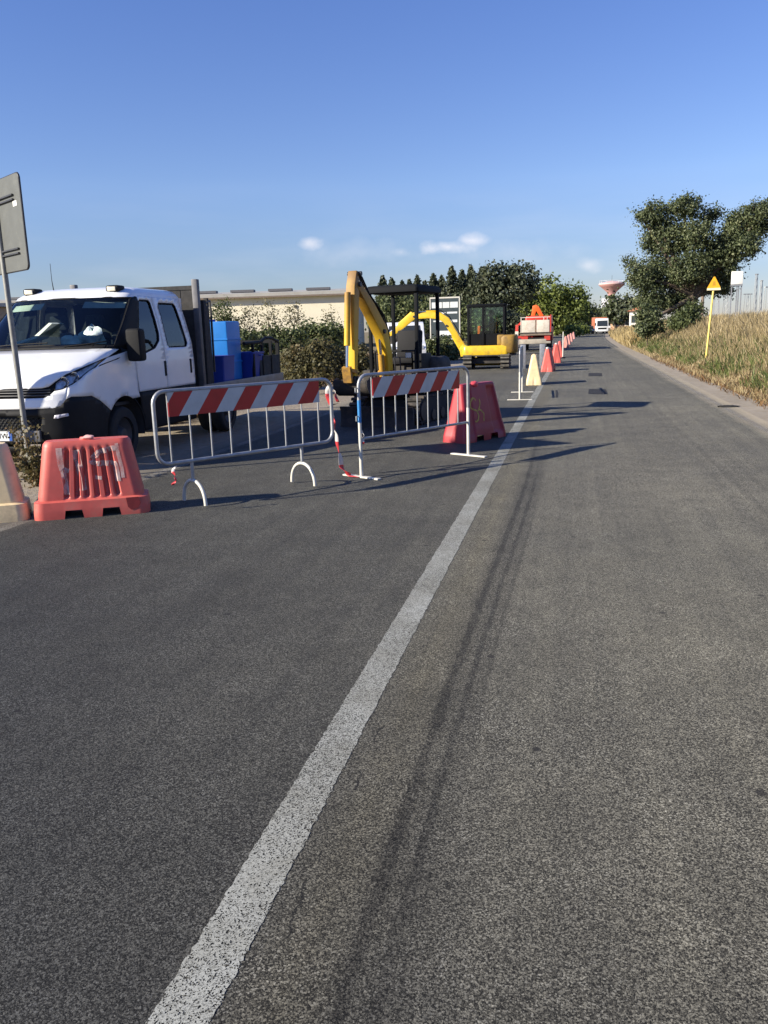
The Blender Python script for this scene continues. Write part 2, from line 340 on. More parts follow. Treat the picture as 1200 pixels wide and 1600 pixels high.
def asphalt():
    mt, nt, N, L, b = nodes_of('asphalt')
    tc = N.new('ShaderNodeTexCoord'); P = tc.outputs['Object']
    sp = N.new('ShaderNodeSeparateXYZ'); L.new(P, sp.inputs[0]); X, Y = sp.outputs[0], sp.outputs[1]
    def M(op, a, bb=None, cc=None, clamp=False):
        n = N.new('ShaderNodeMath'); n.operation = op; n.use_clamp = clamp
        for i, v in enumerate((a, bb, cc)):
            if v is None: continue
            if isinstance(v, (int, float)): n.inputs[i].default_value = v
            else: L.new(v, n.inputs[i])
        return n.outputs[0]
    def noise(scale, detail=4, rough=0.6, vec=P):
        n = N.new('ShaderNodeTexNoise'); n.inputs['Scale'].default_value = scale; n.inputs['Detail'].default_value = detail; n.inputs['Roughness'].default_value = rough
        L.new(vec, n.inputs['Vector']); return n.outputs[0]
    def ramp(v, a, bb, ca, cb):
        r = N.new('ShaderNodeValToRGB'); r.color_ramp.elements[0].position = a; r.color_ramp.elements[1].position = bb
        r.color_ramp.elements[0].color = (*ca, 1); r.color_ramp.elements[1].color = (*cb, 1); L.new(v, r.inputs[0]); return r.outputs[0]
    def mul(a, bb, f=1.0):
        n = N.new('ShaderNodeMix'); n.data_type = 'RGBA'; n.blend_type = 'MULTIPLY'; n.inputs['Factor'].default_value = f
        L.new(a, n.inputs['A']); L.new(bb, n.inputs['B']); return n.outputs['Result']
    def mix(f, a, bb):
        n = N.new('ShaderNodeMix'); n.data_type = 'RGBA'; L.new(f, n.inputs['Factor']) if not isinstance(f, float) else None
        for s_, v in (('A', a), ('B', bb)):
            if isinstance(v, tuple): n.inputs[s_].default_value = (*v, 1)
            else: L.new(v, n.inputs[s_])
        return n.outputs['Result']
    vo = N.new('ShaderNodeTexVoronoi'); vo.inputs['Scale'].default_value = 225; L.new(P, vo.inputs['Vector'])
    sc = N.new('ShaderNodeSeparateColor'); L.new(vo.outputs['Color'], sc.inputs[0])
    v2 = N.new('ShaderNodeTexVoronoi'); v2.inputs['Scale'].default_value = 350; L.new(P, v2.inputs['Vector'])
    s2 = N.new('ShaderNodeSeparateColor'); L.new(v2.outputs['Color'], s2.inputs[0])
    agg = ramp(sc.outputs[0], 0.50, 1.0, (0.015, 0.0148, 0.0133), (0.292, 0.287, 0.248))
    agg2 = ramp(s2.outputs[1], 0.38, 1.0, (0.016, 0.0158, 0.0142), (0.178, 0.174, 0.150))
    half = N.new('ShaderNodeMix'); half.data_type = 'RGBA'; half.inputs['Factor'].default_value = 0.5; L.new(agg, half.inputs['A']); L.new(agg2, half.inputs['B'])
    col = half.outputs['Result']
    # fine pale grit here and there
    v3 = N.new('ShaderNodeTexVoronoi'); v3.inputs['Scale'].default_value = 210; mp = N.new('ShaderNodeMapping'); mp.inputs['Location'].default_value = (3.7, 1.1, 0); L.new(P, mp.inputs[0]); L.new(mp.outputs[0], v3.inputs['Vector'])
    s3 = N.new('ShaderNodeSeparateColor'); L.new(v3.outputs['Color'], s3.inputs[0])
    grit = M('MULTIPLY', M('GREATER_THAN', s3.outputs[0], 0.93), M('MULTIPLY', M('SUBTRACT', noise(2.2, 3), 0.3), 1.3, clamp=True))
    col = mix(grit, col, (0.44, 0.44, 0.40))
    # blotches at several sizes
    col = mul(col, ramp(noise(0.35, 5, 0.7), 0.3, 0.7, (0.74, 0.74, 0.75), (1.18, 1.16, 1.12)))
    col = mul(col, ramp(noise(3.5, 5, 0.7), 0.3, 0.7, (0.88, 0.88, 0.88), (1.10, 1.10, 1.10)))
    # along-road streaks (traffic wear)
    ms = N.new('ShaderNodeMapping'); ms.inputs['Scale'].default_value = (5.5, 0.10, 1); L.new(P, ms.inputs[0])
    stn = noise(1.0, 5, 0.7, ms.outputs[0])
    col = mul(col, ramp(stn, 0.3, 0.7, (0.82, 0.82, 0.83), (1.16, 1.15, 1.12)))
    # the left lane's surfacing is darker and a little bluer
    left = M('LESS_THAN', M('ADD', X, M('MULTIPLY', noise(3, 3), 0.03)), -0.9)
    col = mul(col, mix(left, (1, 1, 1), (0.80, 0.81, 0.83)))
    # brown worn strip right of the centre line
    br = M('SUBTRACT', 1.0, M('MULTIPLY', M('ABSOLUTE', M('SUBTRACT', X, -0.64)), 5.0), clamp=True)
    col = mul(col, mix(M('MULTIPLY', br, M('MULTIPLY', noise(1.6, 4), 1.3), clamp=True), (1, 1, 1), (1.14, 1.09, 0.96)))
    # skid marks: narrow dark ribbons wandering slightly
    wob = M('ADD', M('MULTIPLY', M('SINE', M('MULTIPLY', Y, 0.55)), 0.03), M('MULTIPLY', M('SUBTRACT', noise(6.0, 4, 0.7), 0.5), 0.05))
    for (xc, hw, y0, y1, s_) in ((-0.485, 0.026, -1.0, 13.0, 0.60), (-0.43, 0.13, -1.5, 12.5, 0.40), (-0.40, 0.020, -1.0, 11.0, 0.55), (-0.33, 0.014, 2.0, 9.0, 0.4), (1.54, 0.05, 4, 26, 0.22), (1.75, 0.03, 5, 20, 0.2), (2.45, 0.13, 4, 90, 0.10)):
        d = M('ABSOLUTE', M('SUBTRACT', M('ADD', X, wob), xc))
        k = M('MULTIPLY', M('SUBTRACT', 1.0, M('DIVIDE', d, hw), clamp=True), 2.2, clamp=True)
        fade = M('MULTIPLY', M('MULTIPLY', M('SUBTRACT', Y, y0), 0.5, clamp=True), M('MULTIPLY', M('SUBTRACT', y1, Y), 0.3, clamp=True))
        k = M('MULTIPLY', M('MULTIPLY', k, fade), M('MULTIPLY', M('MULTIPLY', M('ADD', noise(2.5, 4), 0.15), 1.2, clamp=True), s_*1.25))
        col = mul(col, mix(k, (1, 1, 1), (0.42, 0.42, 0.44)))
    # dark oil drips
    v4 = N.new('ShaderNodeTexVoronoi'); v4.voronoi_dimensions = '2D'; v4.inputs['Scale'].default_value = 0.85; L.new(P, v4.inputs['Vector'])
    spot = M('MULTIPLY', M('LESS_THAN', M('ADD', v4.outputs['Distance'], M('MULTIPLY', noise(40, 2), 0.03)), 0.030), 0.8)
    col = mix(spot, col, (0.018, 0.017, 0.017))
    # hairline cracks by the centre line and a few across
    wn = N.new('ShaderNodeTexNoise'); wn.inputs['Scale'].default_value = 3.0; wn.inputs['Detail'].default_value = 9; wn.inputs['Roughness'].default_value = 0.7; L.new(P, wn.inputs['Vector'])
    cx = M('ABSOLUTE', M('SUBTRACT', M('ADD', X, M('MULTIPLY', M('SUBTRACT', wn.outputs[0], 0.5), 0.14)), -0.72))
    ck = M('MULTIPLY', M('LESS_THAN', cx, 0.0032), M('MULTIPLY', M('GREATER_THAN', noise(1.3, 3), 0.535), 0.8))
    col = mix(ck, col, (0.010, 0.010, 0.010))
    # long wandering cracks further out
    for (xc, am, wd_, th) in ((0.55, 1.1, 0.004, 0.56), (-2.9, 1.3, 0.004, 0.55), (1.9, 0.8, 0.004, 0.52)):
        wn2 = N.new('ShaderNodeTexNoise'); wn2.inputs['Scale'].default_value = 0.7; wn2.inputs['Detail'].default_value = 9; wn2.inputs['Roughness'].default_value = .62
        m2 = N.new('ShaderNodeMapping'); m2.inputs['Location'].default_value = (xc*7, xc*3, 0); L.new(P, m2.inputs[0]); L.new(m2.outputs[0], wn2.inputs['Vector'])
        c2 = M('ABSOLUTE', M('SUBTRACT', M('ADD', X, M('MULTIPLY', M('SUBTRACT', wn2.outputs[0], 0.5), am)), xc))
        col = mix(M('MULTIPLY', M('LESS_THAN', c2, wd_), M('MULTIPLY', M('GREATER_THAN', noise(0.9, 4), th), 0.6)), col, (0.012, 0.011, 0.010))
    # dusty margins
    dr = M('MULTIPLY', M('SUBTRACT', M('ADD', X, M('MULTIPLY', noise(0.8, 5), 0.5)), 2.75), 2.2, clamp=True)
    dl = M('MULTIPLY', M('SUBTRACT', -4.75, M('SUBTRACT', X, M('MULTIPLY', noise(0.8, 5), 0.35))), 2.2, clamp=True)
    near = M('LESS_THAN', Y, 60.0)
    col = mix(M('MULTIPLY', M('MULTIPLY', M('MAXIMUM', dr, dl), near), 0.75), col, (0.24, 0.21, 0.165))
    L.new(col, b.inputs['Base Color']); b.inputs['Roughness'].default_value = 0.75; b.inputs['Specular IOR Level'].default_value = 0.2; b.inputs['Diffuse Roughness'].default_value = 1.0
    bp = N.new('ShaderNodeBump'); bp.inputs['Strength'].default_value = 0.35; bp.inputs['Distance'].default_value = 0.003
    h = M('ADD', M('MULTIPLY', v2.outputs['Distance'], -1.0), M('MULTIPLY', noise(420, 2), 0.5))
    L.new(h, bp.inputs['Height']); L.new(bp.outputs[0], b.inputs['Normal'])
    return mt
M_asph = asphalt()
def earth(name, c1, c2, c3, s1=0.6, s2=9.0, bump=0.6):
    mt, nt, N, L, b = nodes_of(name); tc = N.new('ShaderNodeTexCoord')
    def noise(s, d=6):
        n = N.new('ShaderNodeTexNoise'); n.inputs['Scale'].default_value = s; n.inputs['Detail'].default_value = d; n.inputs['Roughness'].default_value = 0.7; L.new(tc.outputs['Object'], n.inputs['Vector']); return n.outputs[0]
    r = N.new('ShaderNodeValToRGB'); r.color_ramp.elements[0].color = (*c1, 1); r.color_ramp.elements[1].color = (*c2, 1); r.color_ramp.elements[0].position = .35; r.color_ramp.elements[1].position = .65
    L.new(noise(s1), r.inputs[0])
    r2 = N.new('ShaderNodeValToRGB'); r2.color_ramp.elements[0].position = .5; r2.color_ramp.elements[1].position = .68; L.new(noise(s2), r2.inputs[0])
    mx = N.new('ShaderNodeMix'); mx.data_type = 'RGBA'; L.new(r2.outputs[0], mx.inputs['Factor']); L.new(r.outputs[0], mx.inputs['A']); mx.inputs['B'].default_value = (*c3, 1)
    L.new(mx.outputs['Result'], b.inputs['Base Color']); b.inputs['Roughness'].default_value = 0.95
    bp = N.new('ShaderNodeBump'); bp.inputs['Strength'].default_value = bump; bp.inputs['Distance'].default_value = 0.05; L.new(noise(14, 8), bp.inputs['Height']); L.new(bp.outputs[0], b.inputs['Normal'])
    return mt
M_field = earth('dry_field_earth', (0.20, 0.15, 0.075), (0.13, 0.115, 0.05), (0.27, 0.21, 0.12), 0.15, 2.0)
M_should = earth('shoulder_dust', (0.30, 0.255, 0.195), (0.25, 0.205, 0.15), (0.20, 0.15, 0.09), 0.7, 6.0)
M_gutter = earth('gutter_concrete', (0.33, 0.285, 0.22), (0.25, 0.215, 0.165), (0.21, 0.165, 0.105), 0.8, 5.0, 0.3)
M_bank = earth('bank_soil', (0.23, 0.165, 0.085), (0.17, 0.13, 0.06), (0.28, 0.20, 0.11), 0.5, 5.0)

g = MB().add([(-2500, -400, -0.03), (2500, -400, -0.03), (2500, 4500, -0.03), (-2500, 4500, -0.03)], [(0, 1, 2, 3)]).build('ground', M_field, recalc=False, smooth=0)
tag(g, kind='structure')
tag(strip('road', -5.15, 2.95, 0.0, M_asph, nx=1), kind='structure')
tag(strip('left_shoulder', -10.5, -5.0, -0.006, M_should, nx=1, rag=0.35, y1=170), kind='structure')
tag(strip('gutter', 2.88, 3.75, -0.004, M_gutter, rag=0.10, y1=170), kind='structure')

def paint_mat(name, col, wear):
    mt, nt, N, L, b = nodes_of(name); out = [n for n in N if n.type == 'OUTPUT_MATERIAL'][0]
    tc = N.new('ShaderNodeTexCoord'); P = tc.outputs['Object']
    def noise(s, d=4, r=0.6):
        n = N.new('ShaderNodeTexNoise'); n.inputs['Scale'].default_value = s; n.inputs['Detail'].default_value = d; n.inputs['Roughness'].default_value = r; L.new(P, n.inputs['Vector']); return n.outputs[0]
    def M(op, a, bb, clamp=False):
        n = N.new('ShaderNodeMath'); n.operation = op; n.use_clamp = clamp
        for i, v in enumerate((a, bb)):
            if isinstance(v, (int, float)): n.inputs[i].default_value = v
            else: L.new(v, n.inputs[i])
        return n.outputs[0]
    vo = N.new('ShaderNodeTexVoronoi'); vo.inputs['Scale'].default_value = 280; L.new(P, vo.inputs['Vector'])
    s = N.new('ShaderNodeSeparateColor'); L.new(vo.outputs['Color'], s.inputs[0])
    r = N.new('ShaderNodeValToRGB'); r.color_ramp.elements[0].color = (*[c*0.40 for c in col], 1); r.color_ramp.elements[1].color = (*col, 1); r.color_ramp.elements[0].position = 0.0; r.color_ramp.elements[1].position = 0.55
    L.new(s.outputs[0], r.inputs[0])
    r2 = N.new('ShaderNodeValToRGB'); r2.color_ramp.elements[0].color = (0.72, 0.70, 0.66, 1); r2.color_ramp.elements[1].color = (1, 1, 1, 1); r2.color_ramp.elements[0].position = .35; r2.color_ramp.elements[1].position = .62; L.new(noise(2.2, 6, 0.7), r2.inputs[0])
    mx = N.new('ShaderNodeMix'); mx.data_type = 'RGBA'; mx.blend_type = 'MULTIPLY'; mx.inputs['Factor'].default_value = 1; L.new(r.outputs[0], mx.inputs['A']); L.new(r2.outputs[0], mx.inputs['B'])
    L.new(mx.outputs['Result'], b.inputs['Base Color']); b.inputs['Roughness'].default_value = 0.8
    tr = N.new('ShaderNodeBsdfTransparent'); ms = N.new('ShaderNodeMixShader')
    sep = N.new('ShaderNodeSeparateXYZ'); L.new(P, sep.inputs[0])
    k = M('ADD', M('MULTIPLY', noise(70, 3, 0.7), 0.6), M('ADD', M('MULTIPLY', s.outputs[1], 0.42), M('MULTIPLY', noise(1.8, 4), 0.35)))
    L.new(M('LESS_THAN', k, wear), ms.inputs[0]); L.new(b.outputs[0], ms.inputs[1]); L.new(tr.outputs[0], ms.inputs[2]); L.new(ms.outputs[0], out.inputs[0])
    bp = N.new('ShaderNodeBump'); bp.inputs['Strength'].default_value = 0.3; bp.inputs['Distance'].default_value = 0.002; L.new(vo.outputs['Distance'], bp.inputs['Height']); L.new(bp.outputs[0], b.inputs['Normal'])
    return mt
M_line = paint_mat('worn_road_paint', (0.385, 0.392, 0.35), 0.585)
M_line2 = paint_mat('very_worn_road_paint', (0.38, 0.36, 0.32), 0.72)
def ragged_line(name, x0, x1, y0, y1, material, z=0.002, amp=0.004):
    vs = []; fs = []; y = y0; i = 0; rr = random.Random(5)
    while y < y1:
        a = amp if y < 14 else amp*0.5
        vs += [(x0+off(y)+rr.uniform(-a, a), y, z), (x1+off(y)+rr.uniform(-a, a), y, z)]
        if i: fs.append((2*i-2, 2*i-1, 2*i+1, 2*i))
        i += 1; y += 0.018 if y < 5 else (0.06 if y < 20 else 1.0)
    return tag(MB().add(vs, fs).build(name, material, recalc=False, smooth=0), kind='structure')
ragged_line('centre_line', -0.938, -0.792, -2, 180, M_line)
ragged_line('left_edge_line', -4.80, -4.67, -2, 150, M_line2)
ragged_line('right_edge_line', 2.66, 2.77, -2, 150, M_line2)
M_patch = mat('fresh_patch_asphalt', (0.013, 0.0135, 0.015), 0.9, var=0.3, vs=60, bump=0.4, bs_=160)
def road_patch(pts, z=0.004):
    vs = [G(*p) for p in pts]; vs = [(v.x, v.y, z) for v in vs]
    return tag(MB().add(vs, [tuple(range(len(vs)))]).build('road_patch', M_patch, recalc=False, smooth=0), kind='structure')
road_patch([(919, 616), (942, 616), (941, 608), (920, 608)])
road_patch([(944, 616), (950, 616), (946, 608), (942, 608)])
road_patch([(919, 588), (941, 588), (940, 583), (920, 583)])
road_patch([(868, 621), (872, 621), (871, 610), (868, 610)])

# grassy bank on the right
def bank_d(x, y): return x-off(y)-3.45
def bank_z(x, y):
    d = bank_d(x, y)
    if d <= 0: return -0.012
    hgt = 1.15*(1-0.45*smoothstep(60, 120, y))
    return -0.012+hgt*smoothstep(-0.4, 3.9, d)*min(1, d/0.5)+0.05*min(1, d)*(math.sin(x*2.3+y*0.9)+math.sin(y*1.7-x))*0.6
bys = [-4+1.0*i for i in range(0, 75)]+[72+3*i for i in range(0, 45)]
dx_ = [0, 0.15, 0.4, 0.8, 1.3, 1.9, 2.6, 3.4, 4.4, 6, 8.5, 12, 18, 30]
vs = []; fs = []
for y in bys:
    for d in dx_:
        x = 3.45+off(y)+d+(0.14*math.sin(y*1.3)+0.1*math.sin(y*0.47) if d < 0.5 else 0)
        vs.append((x, y, bank_z(x, y)))
for j in range(len(bys)-1):
    for i in range(len(dx_)-1): a = j*len(dx_)+i; fs.append((a, a+1, a+len(dx_)+1, a+len(dx_)))
tag(MB().add(vs, fs).build('bank', M_bank, recalc=False, smooth=60), kind='structure')

def blades(name, pos, h, w, lean, material, bend=0.35):
    """tapered bent grass blades: pos (n,3), h (n), w (n), lean (n)"""
    n = len(pos); a = RNG.uniform(0, 2*np.pi, n); ld_ = RNG.uniform(0, 2*np.pi, n)
    wx, wy = np.cos(a)*w/2, np.sin(a)*w/2; lx, ly = np.cos(ld_)*lean*h, np.sin(ld_)*lean*h
    V = np.zeros((n, 6, 3))
    for k, (t, s) in enumerate(((0, 1.0), (0.55, 0.8), (1.0, 0.25))):
        c = pos.copy(); c[:, 0] += lx*t**1.7; c[:, 1] += ly*t**1.7; c[:, 2] += h*(t-bend*lean*t*t)
        V[:, 2*k, :] = c; V[:, 2*k+1, :] = c
        V[:, 2*k, 0] -= wx*s; V[:, 2*k, 1] -= wy*s; V[:, 2*k+1, 0] += wx*s; V[:, 2*k+1, 1] += wy*s
    base = np.arange(n)[:, None]*6
    Fq = np.concatenate([base+np.array([0, 1, 3, 2]), base+np.array([2, 3, 5, 4])], 0)
    return arrays(name, V.reshape(-1, 3), Fq, material)
def bank_points(n, y0, y1, d0, d1, power=1.0, clump=0.0):
    y = y0+(y1-y0)*RNG.random(n)**1.6; d = d0+(d1-d0)*RNG.random(n)**power
    P = np.zeros((n, 3)); P[:, 1] = y
    for i in range(n):
        x = 3.45+off(y[i])+d[i]; P[i, 0] = x; P[i, 2] = bank_z(x, y[i])-0.02
    return P, d
def density(P, s, seed):
    return 0.5+0.25*(np.sin(P[:, 0]*s*1.3+seed)+np.sin(P[:, 1]*s+seed*2)+0.6*np.sin((P[:, 0]+P[:, 1])*s*2.1+seed*3))
M_dry = leafmat('dry_grass', (0.17, 0.135, 0.07), (0.42, 0.33, 0.175), (0.60, 0.50, 0.31), 1.2, 0.3)
M_drygold = leafmat('golden_grass', (0.24, 0.18, 0.075), (0.44, 0.34, 0.16), (0.56, 0.46, 0.25), 0.8, 0.3)
M_greeng = leafmat('green_weed', (0.06, 0.085, 0.022), (0.14, 0.17, 0.05), (0.24, 0.24, 0.09), 1.0, 0.35)
M_brownw = leafmat('brown_dead_weed', (0.10, 0.06, 0.03), (0.22, 0.13, 0.06), (0.32, 0.19, 0.08), 1.5, 0.25)
P, d = bank_points(60000, 3, 75, 0.05, 8.0, 1.2)
h = 0.18+0.62*np.clip((d-0.2)/2.6, 0, 1)*RNG.uniform(0.5, 1.25, len(d)); w = RNG.uniform(0.008, 0.02, len(d))*(1+P[:, 1]/45)
tag(blades('dry_grass', P, h, w, RNG.uniform(0.05, 0.6, len(d)), M_dry), 'tall straw coloured dry grass covering the roadside bank', 'grass', kind='stuff')
P, d = bank_points(32000, 3, 60, 0.3, 5.0, 1.0)
k = density(P, 0.9, 2.0) > 0.48; P, d = P[k], d[k]
tag(blades('green_weed', P, RNG.uniform(0.15, 0.5, len(d)), RNG.uniform(0.012, 0.04, len(d))*(1+P[:, 1]/60), RNG.uniform(0.2, 0.9, len(d)), M_greeng), 'green weeds growing among the dry grass of the bank', 'weeds', kind='stuff')
P, d = bank_points(10000, 3, 40, -0.15, 1.3, 0.8)
tag(blades('dead_weed', P, RNG.uniform(0.06, 0.26, len(d)), RNG.uniform(0.01, 0.035, len(d)), RNG.uniform(0.4, 1.2, len(d)), M_brownw), 'low brown dead weeds along the foot of the bank', 'weeds', kind='stuff')
P, d = bank_points(9000, 60, 165, 0.1, 9.0, 1.0)
tag(blades('golden_grass', P, RNG.uniform(0.35, 1.0, len(d)), RNG.uniform(0.05, 0.12, len(d)), RNG.uniform(0.1, 0.6, len(d)), M_drygold), 'golden dry grass at the far bend of the road', 'grass', kind='stuff')
# left verge: dry grass and weeds behind the shoulder
n = 15000; P = np.zeros((n, 3)); P[:, 1] = 14+80*RNG.random(n)**1.7; P[:, 0] = -7.2-6*RNG.random(n)**1.4; P[:, 2] = -0.03
tag(blades('verge_grass', P, RNG.uniform(0.1, 0.45, n), RNG.uniform(0.012, 0.04, n)*(1+P[:, 1]/60), RNG.uniform(0.2, 0.9, n), M_brownw), 'dry brown grass on the left verge behind the shoulder', 'grass', kind='stuff')

# ================================================================== roadworks barriers
def outline(nl=66, ne=14, nc=5):
    """descriptors round a barrier: (kind, t) front left->right, corner, right end, corner, back, corner, left end, corner"""
    D = []
    for i in range(nl): D.append(('front', -1+2*i/(nl-1)))
    for i in range(1, nc): D.append(('c0', i/nc))
    for i in range(ne): D.append(('right', -1+2*i/(ne-1)))
    for i in range(1, nc): D.append(('c1', i/nc))
    for i in range(nl): D.append(('back', 1-2*i/(nl-1)))
    for i in range(1, nc): D.append(('c2', i/nc))
    for i in range(ne): D.append(('left', 1-2*i/(ne-1)))
    for i in range(1, nc): D.append(('c3', i/nc))
    return D
class Barrier:
    def __init__(s, v):
        s.v = v
        if v == 'ribbed':
            s.H = 0.68; s.K = [(0.0, .50, .215), (.06, .50, .215), (.15, .49, .205), (.165, .455, .178), (.20, .452, .175), (.60, .385, .125), (.655, .375, .115), (.68, .355, .095)]
        else:
            s.H = 0.80; s.K = [(0.0, .51, .215), (.08, .505, .21), (.20, .48, .19), (.24, .475, .175), (.30, .465, .165), (.72, .41, .085), (.775, .40, .075), (.80, .385, .06)]
    def half(s, z):
        K = s.K
        for a, b in zip(K, K[1:]):
            if z <= b[0]: t = (z-a[0])/(b[0]-a[0]); return a[1]+(b[1]-a[1])*t, a[2]+(b[2]-a[2])*t
        return K[-1][1:]
    def rib(s, xf, z):
        if s.v == 'ribbed':
            f = smoothstep(.17, .20, z)*(1-smoothstep(.56, .63, z))
            if not -.62 < xf < .80: return 0
            u = ((xf+.62)/.237) % 1
            return -0.034*f*smoothstep(0, .10, u)*(1-smoothstep(.42, .60, u))
        f = smoothstep(.05, .12, z)*(1-smoothstep(.70, .77, z))
        a = smoothstep(.40, .46, xf)*(1-smoothstep(.92, .97, xf))+smoothstep(-.97, -.92, xf)*(1-smoothstep(-.62, -.56, xf))*0.6
        return -0.028*f*a
    def notch(s, kind, t):
        if kind in ('front', 'back'):
            for a, b in ((-.56, -.18), (.22, .58)):
                if a < t < b: return 0.075 if s.v == 'ribbed' else 0.085
        if kind in ('left', 'right') and abs(t) < .34: return 0.06 if s.v == 'ribbed' else 0.0
        return 0.0
    def endslot(s, t, z):
        if s.v == 'ribbed': return 0
        return -0.014*(1-smoothstep(.10, .22, abs(t)))*(1-smoothstep(.12, .20, z))
    def pt(s, d, z):
        hx, hy = s.half(z); r = min(.085 if s.v == 'ribbed' else .05, hy*.75); k, t = d
        if k in ('front', 'back'):
            q = s.rib(t, z); sg = -1 if k == 'front' else 1
            return ((hx-r)*t, sg*(hy+q), z)
        if k in ('left', 'right'):
            sg = 1 if k == 'right' else -1
            return (sg*(hx+s.endslot(t, z)), (hy-r)*t, z)
        a0 = {'c0': -90, 'c1': 0, 'c2': 90, 'c3': 180}[k]; a = R(a0+90*t)
        cx = (hx-r)*(1 if k in ('c0', 'c1') else -1); cy = (hy-r)*(-1 if k in ('c0', 'c3') else 1)
        return (cx+r*math.cos(a), cy+r*math.sin(a), z)
    def front(s, x, z, o=0.003):
        hx, hy = s.half(z); r = min(.085 if s.v == 'ribbed' else .05, hy*.75); return (x, -(hy+s.rib(x/(hx-r), z))-o, z)
    def mesh(s):
        D = outline(); rings = [[(*s.pt(d, s.K[0][0])[:2], s.notch(*d)) for d in D]]
        zs = sorted(set([k[0] for k in s.K[1:]]+([.09, .18, .19, .57, .59, .61, .63] if s.v == 'ribbed' else [.10, .13, .26, .40, .55, .70, .735, .76])))
        for z in zs:
            rings.append([s.pt(d, z) if s.notch(*d) < z else (*s.pt(d, z)[:2], max(z, s.notch(*d)+.001)) for d in D])
        return MB().loft(rings, cap0=False)
    def stroke(s, pts, w):
        """a painted stroke following the front face"""
        P = []
        for a, b in zip(pts, pts[1:]):
            n = max(2, int(math.hypot(b[0]-a[0], b[1]-a[1])/.012))
            P += [(a[0]+(b[0]-a[0])*i/n, a[1]+(b[1]-a[1])*i/n) for i in range(n)]
        P.append(pts[-1]); vs = []; fs = []; m_ = 3; k = 6
        for i, p in enumerate(P):
            q0, q1 = P[max(0, i-k)], P[min(len(P)-1, i+k)]; dx, dz = q1[0]-q0[0], q1[1]-q0[1]; l = math.hypot(dx, dz) or 1
            nx, nz = -dz/l, dx/l
            for j in range(m_): t = (j/(m_-1)-.5)*w; vs.append(s.front(p[0]+nx*t, p[1]+nz*t))
        for i in range(len(P)-1):
            for j in range(m_-1): a = i*m_+j; fs.append((a, a+1, a+m_+1, a+m_))
        return vs, fs
def spray(name, col, alpha_scale=9, cover=.45):
    mt, nt, N, L, b = nodes_of(name); out = [n for n in N if n.type == 'OUTPUT_MATERIAL'][0]
    tc = N.new('ShaderNodeTexCoord'); nz = N.new('ShaderNodeTexNoise'); nz.inputs['Scale'].default_value = alpha_scale; nz.inputs['Detail'].default_value = 7; nz.inputs['Roughness'].default_value = .7; L.new(tc.outputs['Object'], nz.inputs['Vector'])
    r = N.new('ShaderNodeValToRGB'); r.color_ramp.elements[0].position = cover-.2; r.color_ramp.elements[1].position = cover+.2; L.new(nz.outputs[0], r.inputs[0])
    b.inputs['Base Color'].default_value = (*col, 1); b.inputs['Roughness'].default_value = .8
    tr = N.new('ShaderNodeBsdfTransparent'); ms = N.new('ShaderNodeMixShader'); L.new(r.outputs[0], ms.inputs[0]); L.new(tr.outputs[0], ms.inputs[1]); L.new(b.outputs[0], ms.inputs[2]); L.new(ms.outputs[0], out.inputs[0]); return mt
BR, BS = Barrier('ribbed'), Barrier('smooth')
def water_barrier(name, label, loc, rz, B, material, group=None, mesh=None):
    t = thing(name, label, 'barrier', loc, rz, group)
    if mesh is None: body = B.mesh().build('body', material, t, smooth=32)
    else:
        body = bpy.data.objects.new('body', mesh.copy()); body.data.materials.clear(); body.data.materials.append(material); C.objects.link(body); body.parent = t
    c = MB(); c.cyl((-.02, 0, B.H-.005), (-.02, 0, B.H+.022), .045, .04, 14)
    c.build('filler_cap', material, t, bevel=.004)
    return t, body
def face(a, b): return math.atan2(b[1]-a[1], b[0]-a[0])
# near red barrier with pale graffiti: front bottom edge runs between two ground points
def place_front(pl, pr, depth): # centre from the two near bottom corners
    pl, pr = Vector(pl), Vector(pr); u = (pr-pl).normalized(); n = Vector((-u.y, u.x, 0)); return (pl+pr)/2+n*depth, math.atan2(u.y, u.x)
c, rz = place_front(G(54, 815), G(233, 801), .215)
red1, body1 = water_barrier('water_barrier', 'faded red ribbed plastic barrier with pale spray letters, in front of the white truck', (c.x, c.y, 0), rz, BR, M_red, 'plastic road barriers')
M_spray = spray('pale_spray_paint', (0.60, 0.44, 0.40), 9, .42)
gm = MB()
for st, w in (([(-.235, .625), (-.232, .50), (-.222, .44), (-.19, .415), (-.165, .42)], .034), ([(-.215, .43), (-.205, .30), (-.20, .21)], .03), ([(-.095, .60), (-.085, .50), (-.065, .35), (-.06, .24)], .042),
              ([(.245, .60), (.20, .595), (.10, .57), (.04, .52), (.03, .49), (.06, .472), (.15, .468), (.225, .462), (.235, .43), (.245, .30)], .032), ([(.05, .345), (.12, .34)], .022), ([(.255, .64), (.265, .54), (.285, .42), (.29, .33)], .02)):
    gm.add(*BR.stroke(st, w*1.5))
gm.build('graffiti', M_spray, body1, recalc=False)
MB().blob((.02, -.06, .70), (.05, .03, .022), 3).build('tape_knot', mat('faded_pink_tape', (.72, .42, .38), .6), red1)
M_dkred = mat('dark_red_stain', (.18, .018, .02), .6, var=.3, dirt=(.3, .04, .04), dirt_amt=.3)
ch = MB().prism([(.30, .155), (.41, .155), (.425, .10), (.40, .055), (.34, .04), (.31, .07)], -.2175, -.2165, 1).build('stained_patch', M_dkred, body1)
# cream barrier at the left edge
c2 = G(43, 814)-Vector((math.cos(rz)*.50, math.sin(rz)*.50, 0))+Vector((-math.sin(rz)*.2, math.cos(rz)*.2, 0))
cream1, _ = water_barrier('water_barrier', 'cream plastic barrier cut off by the left edge, beside the faded red one', (c2.x, c2.y, 0), rz+R(3), BR, M_cream, 'plastic road barriers', mesh=body1.data)
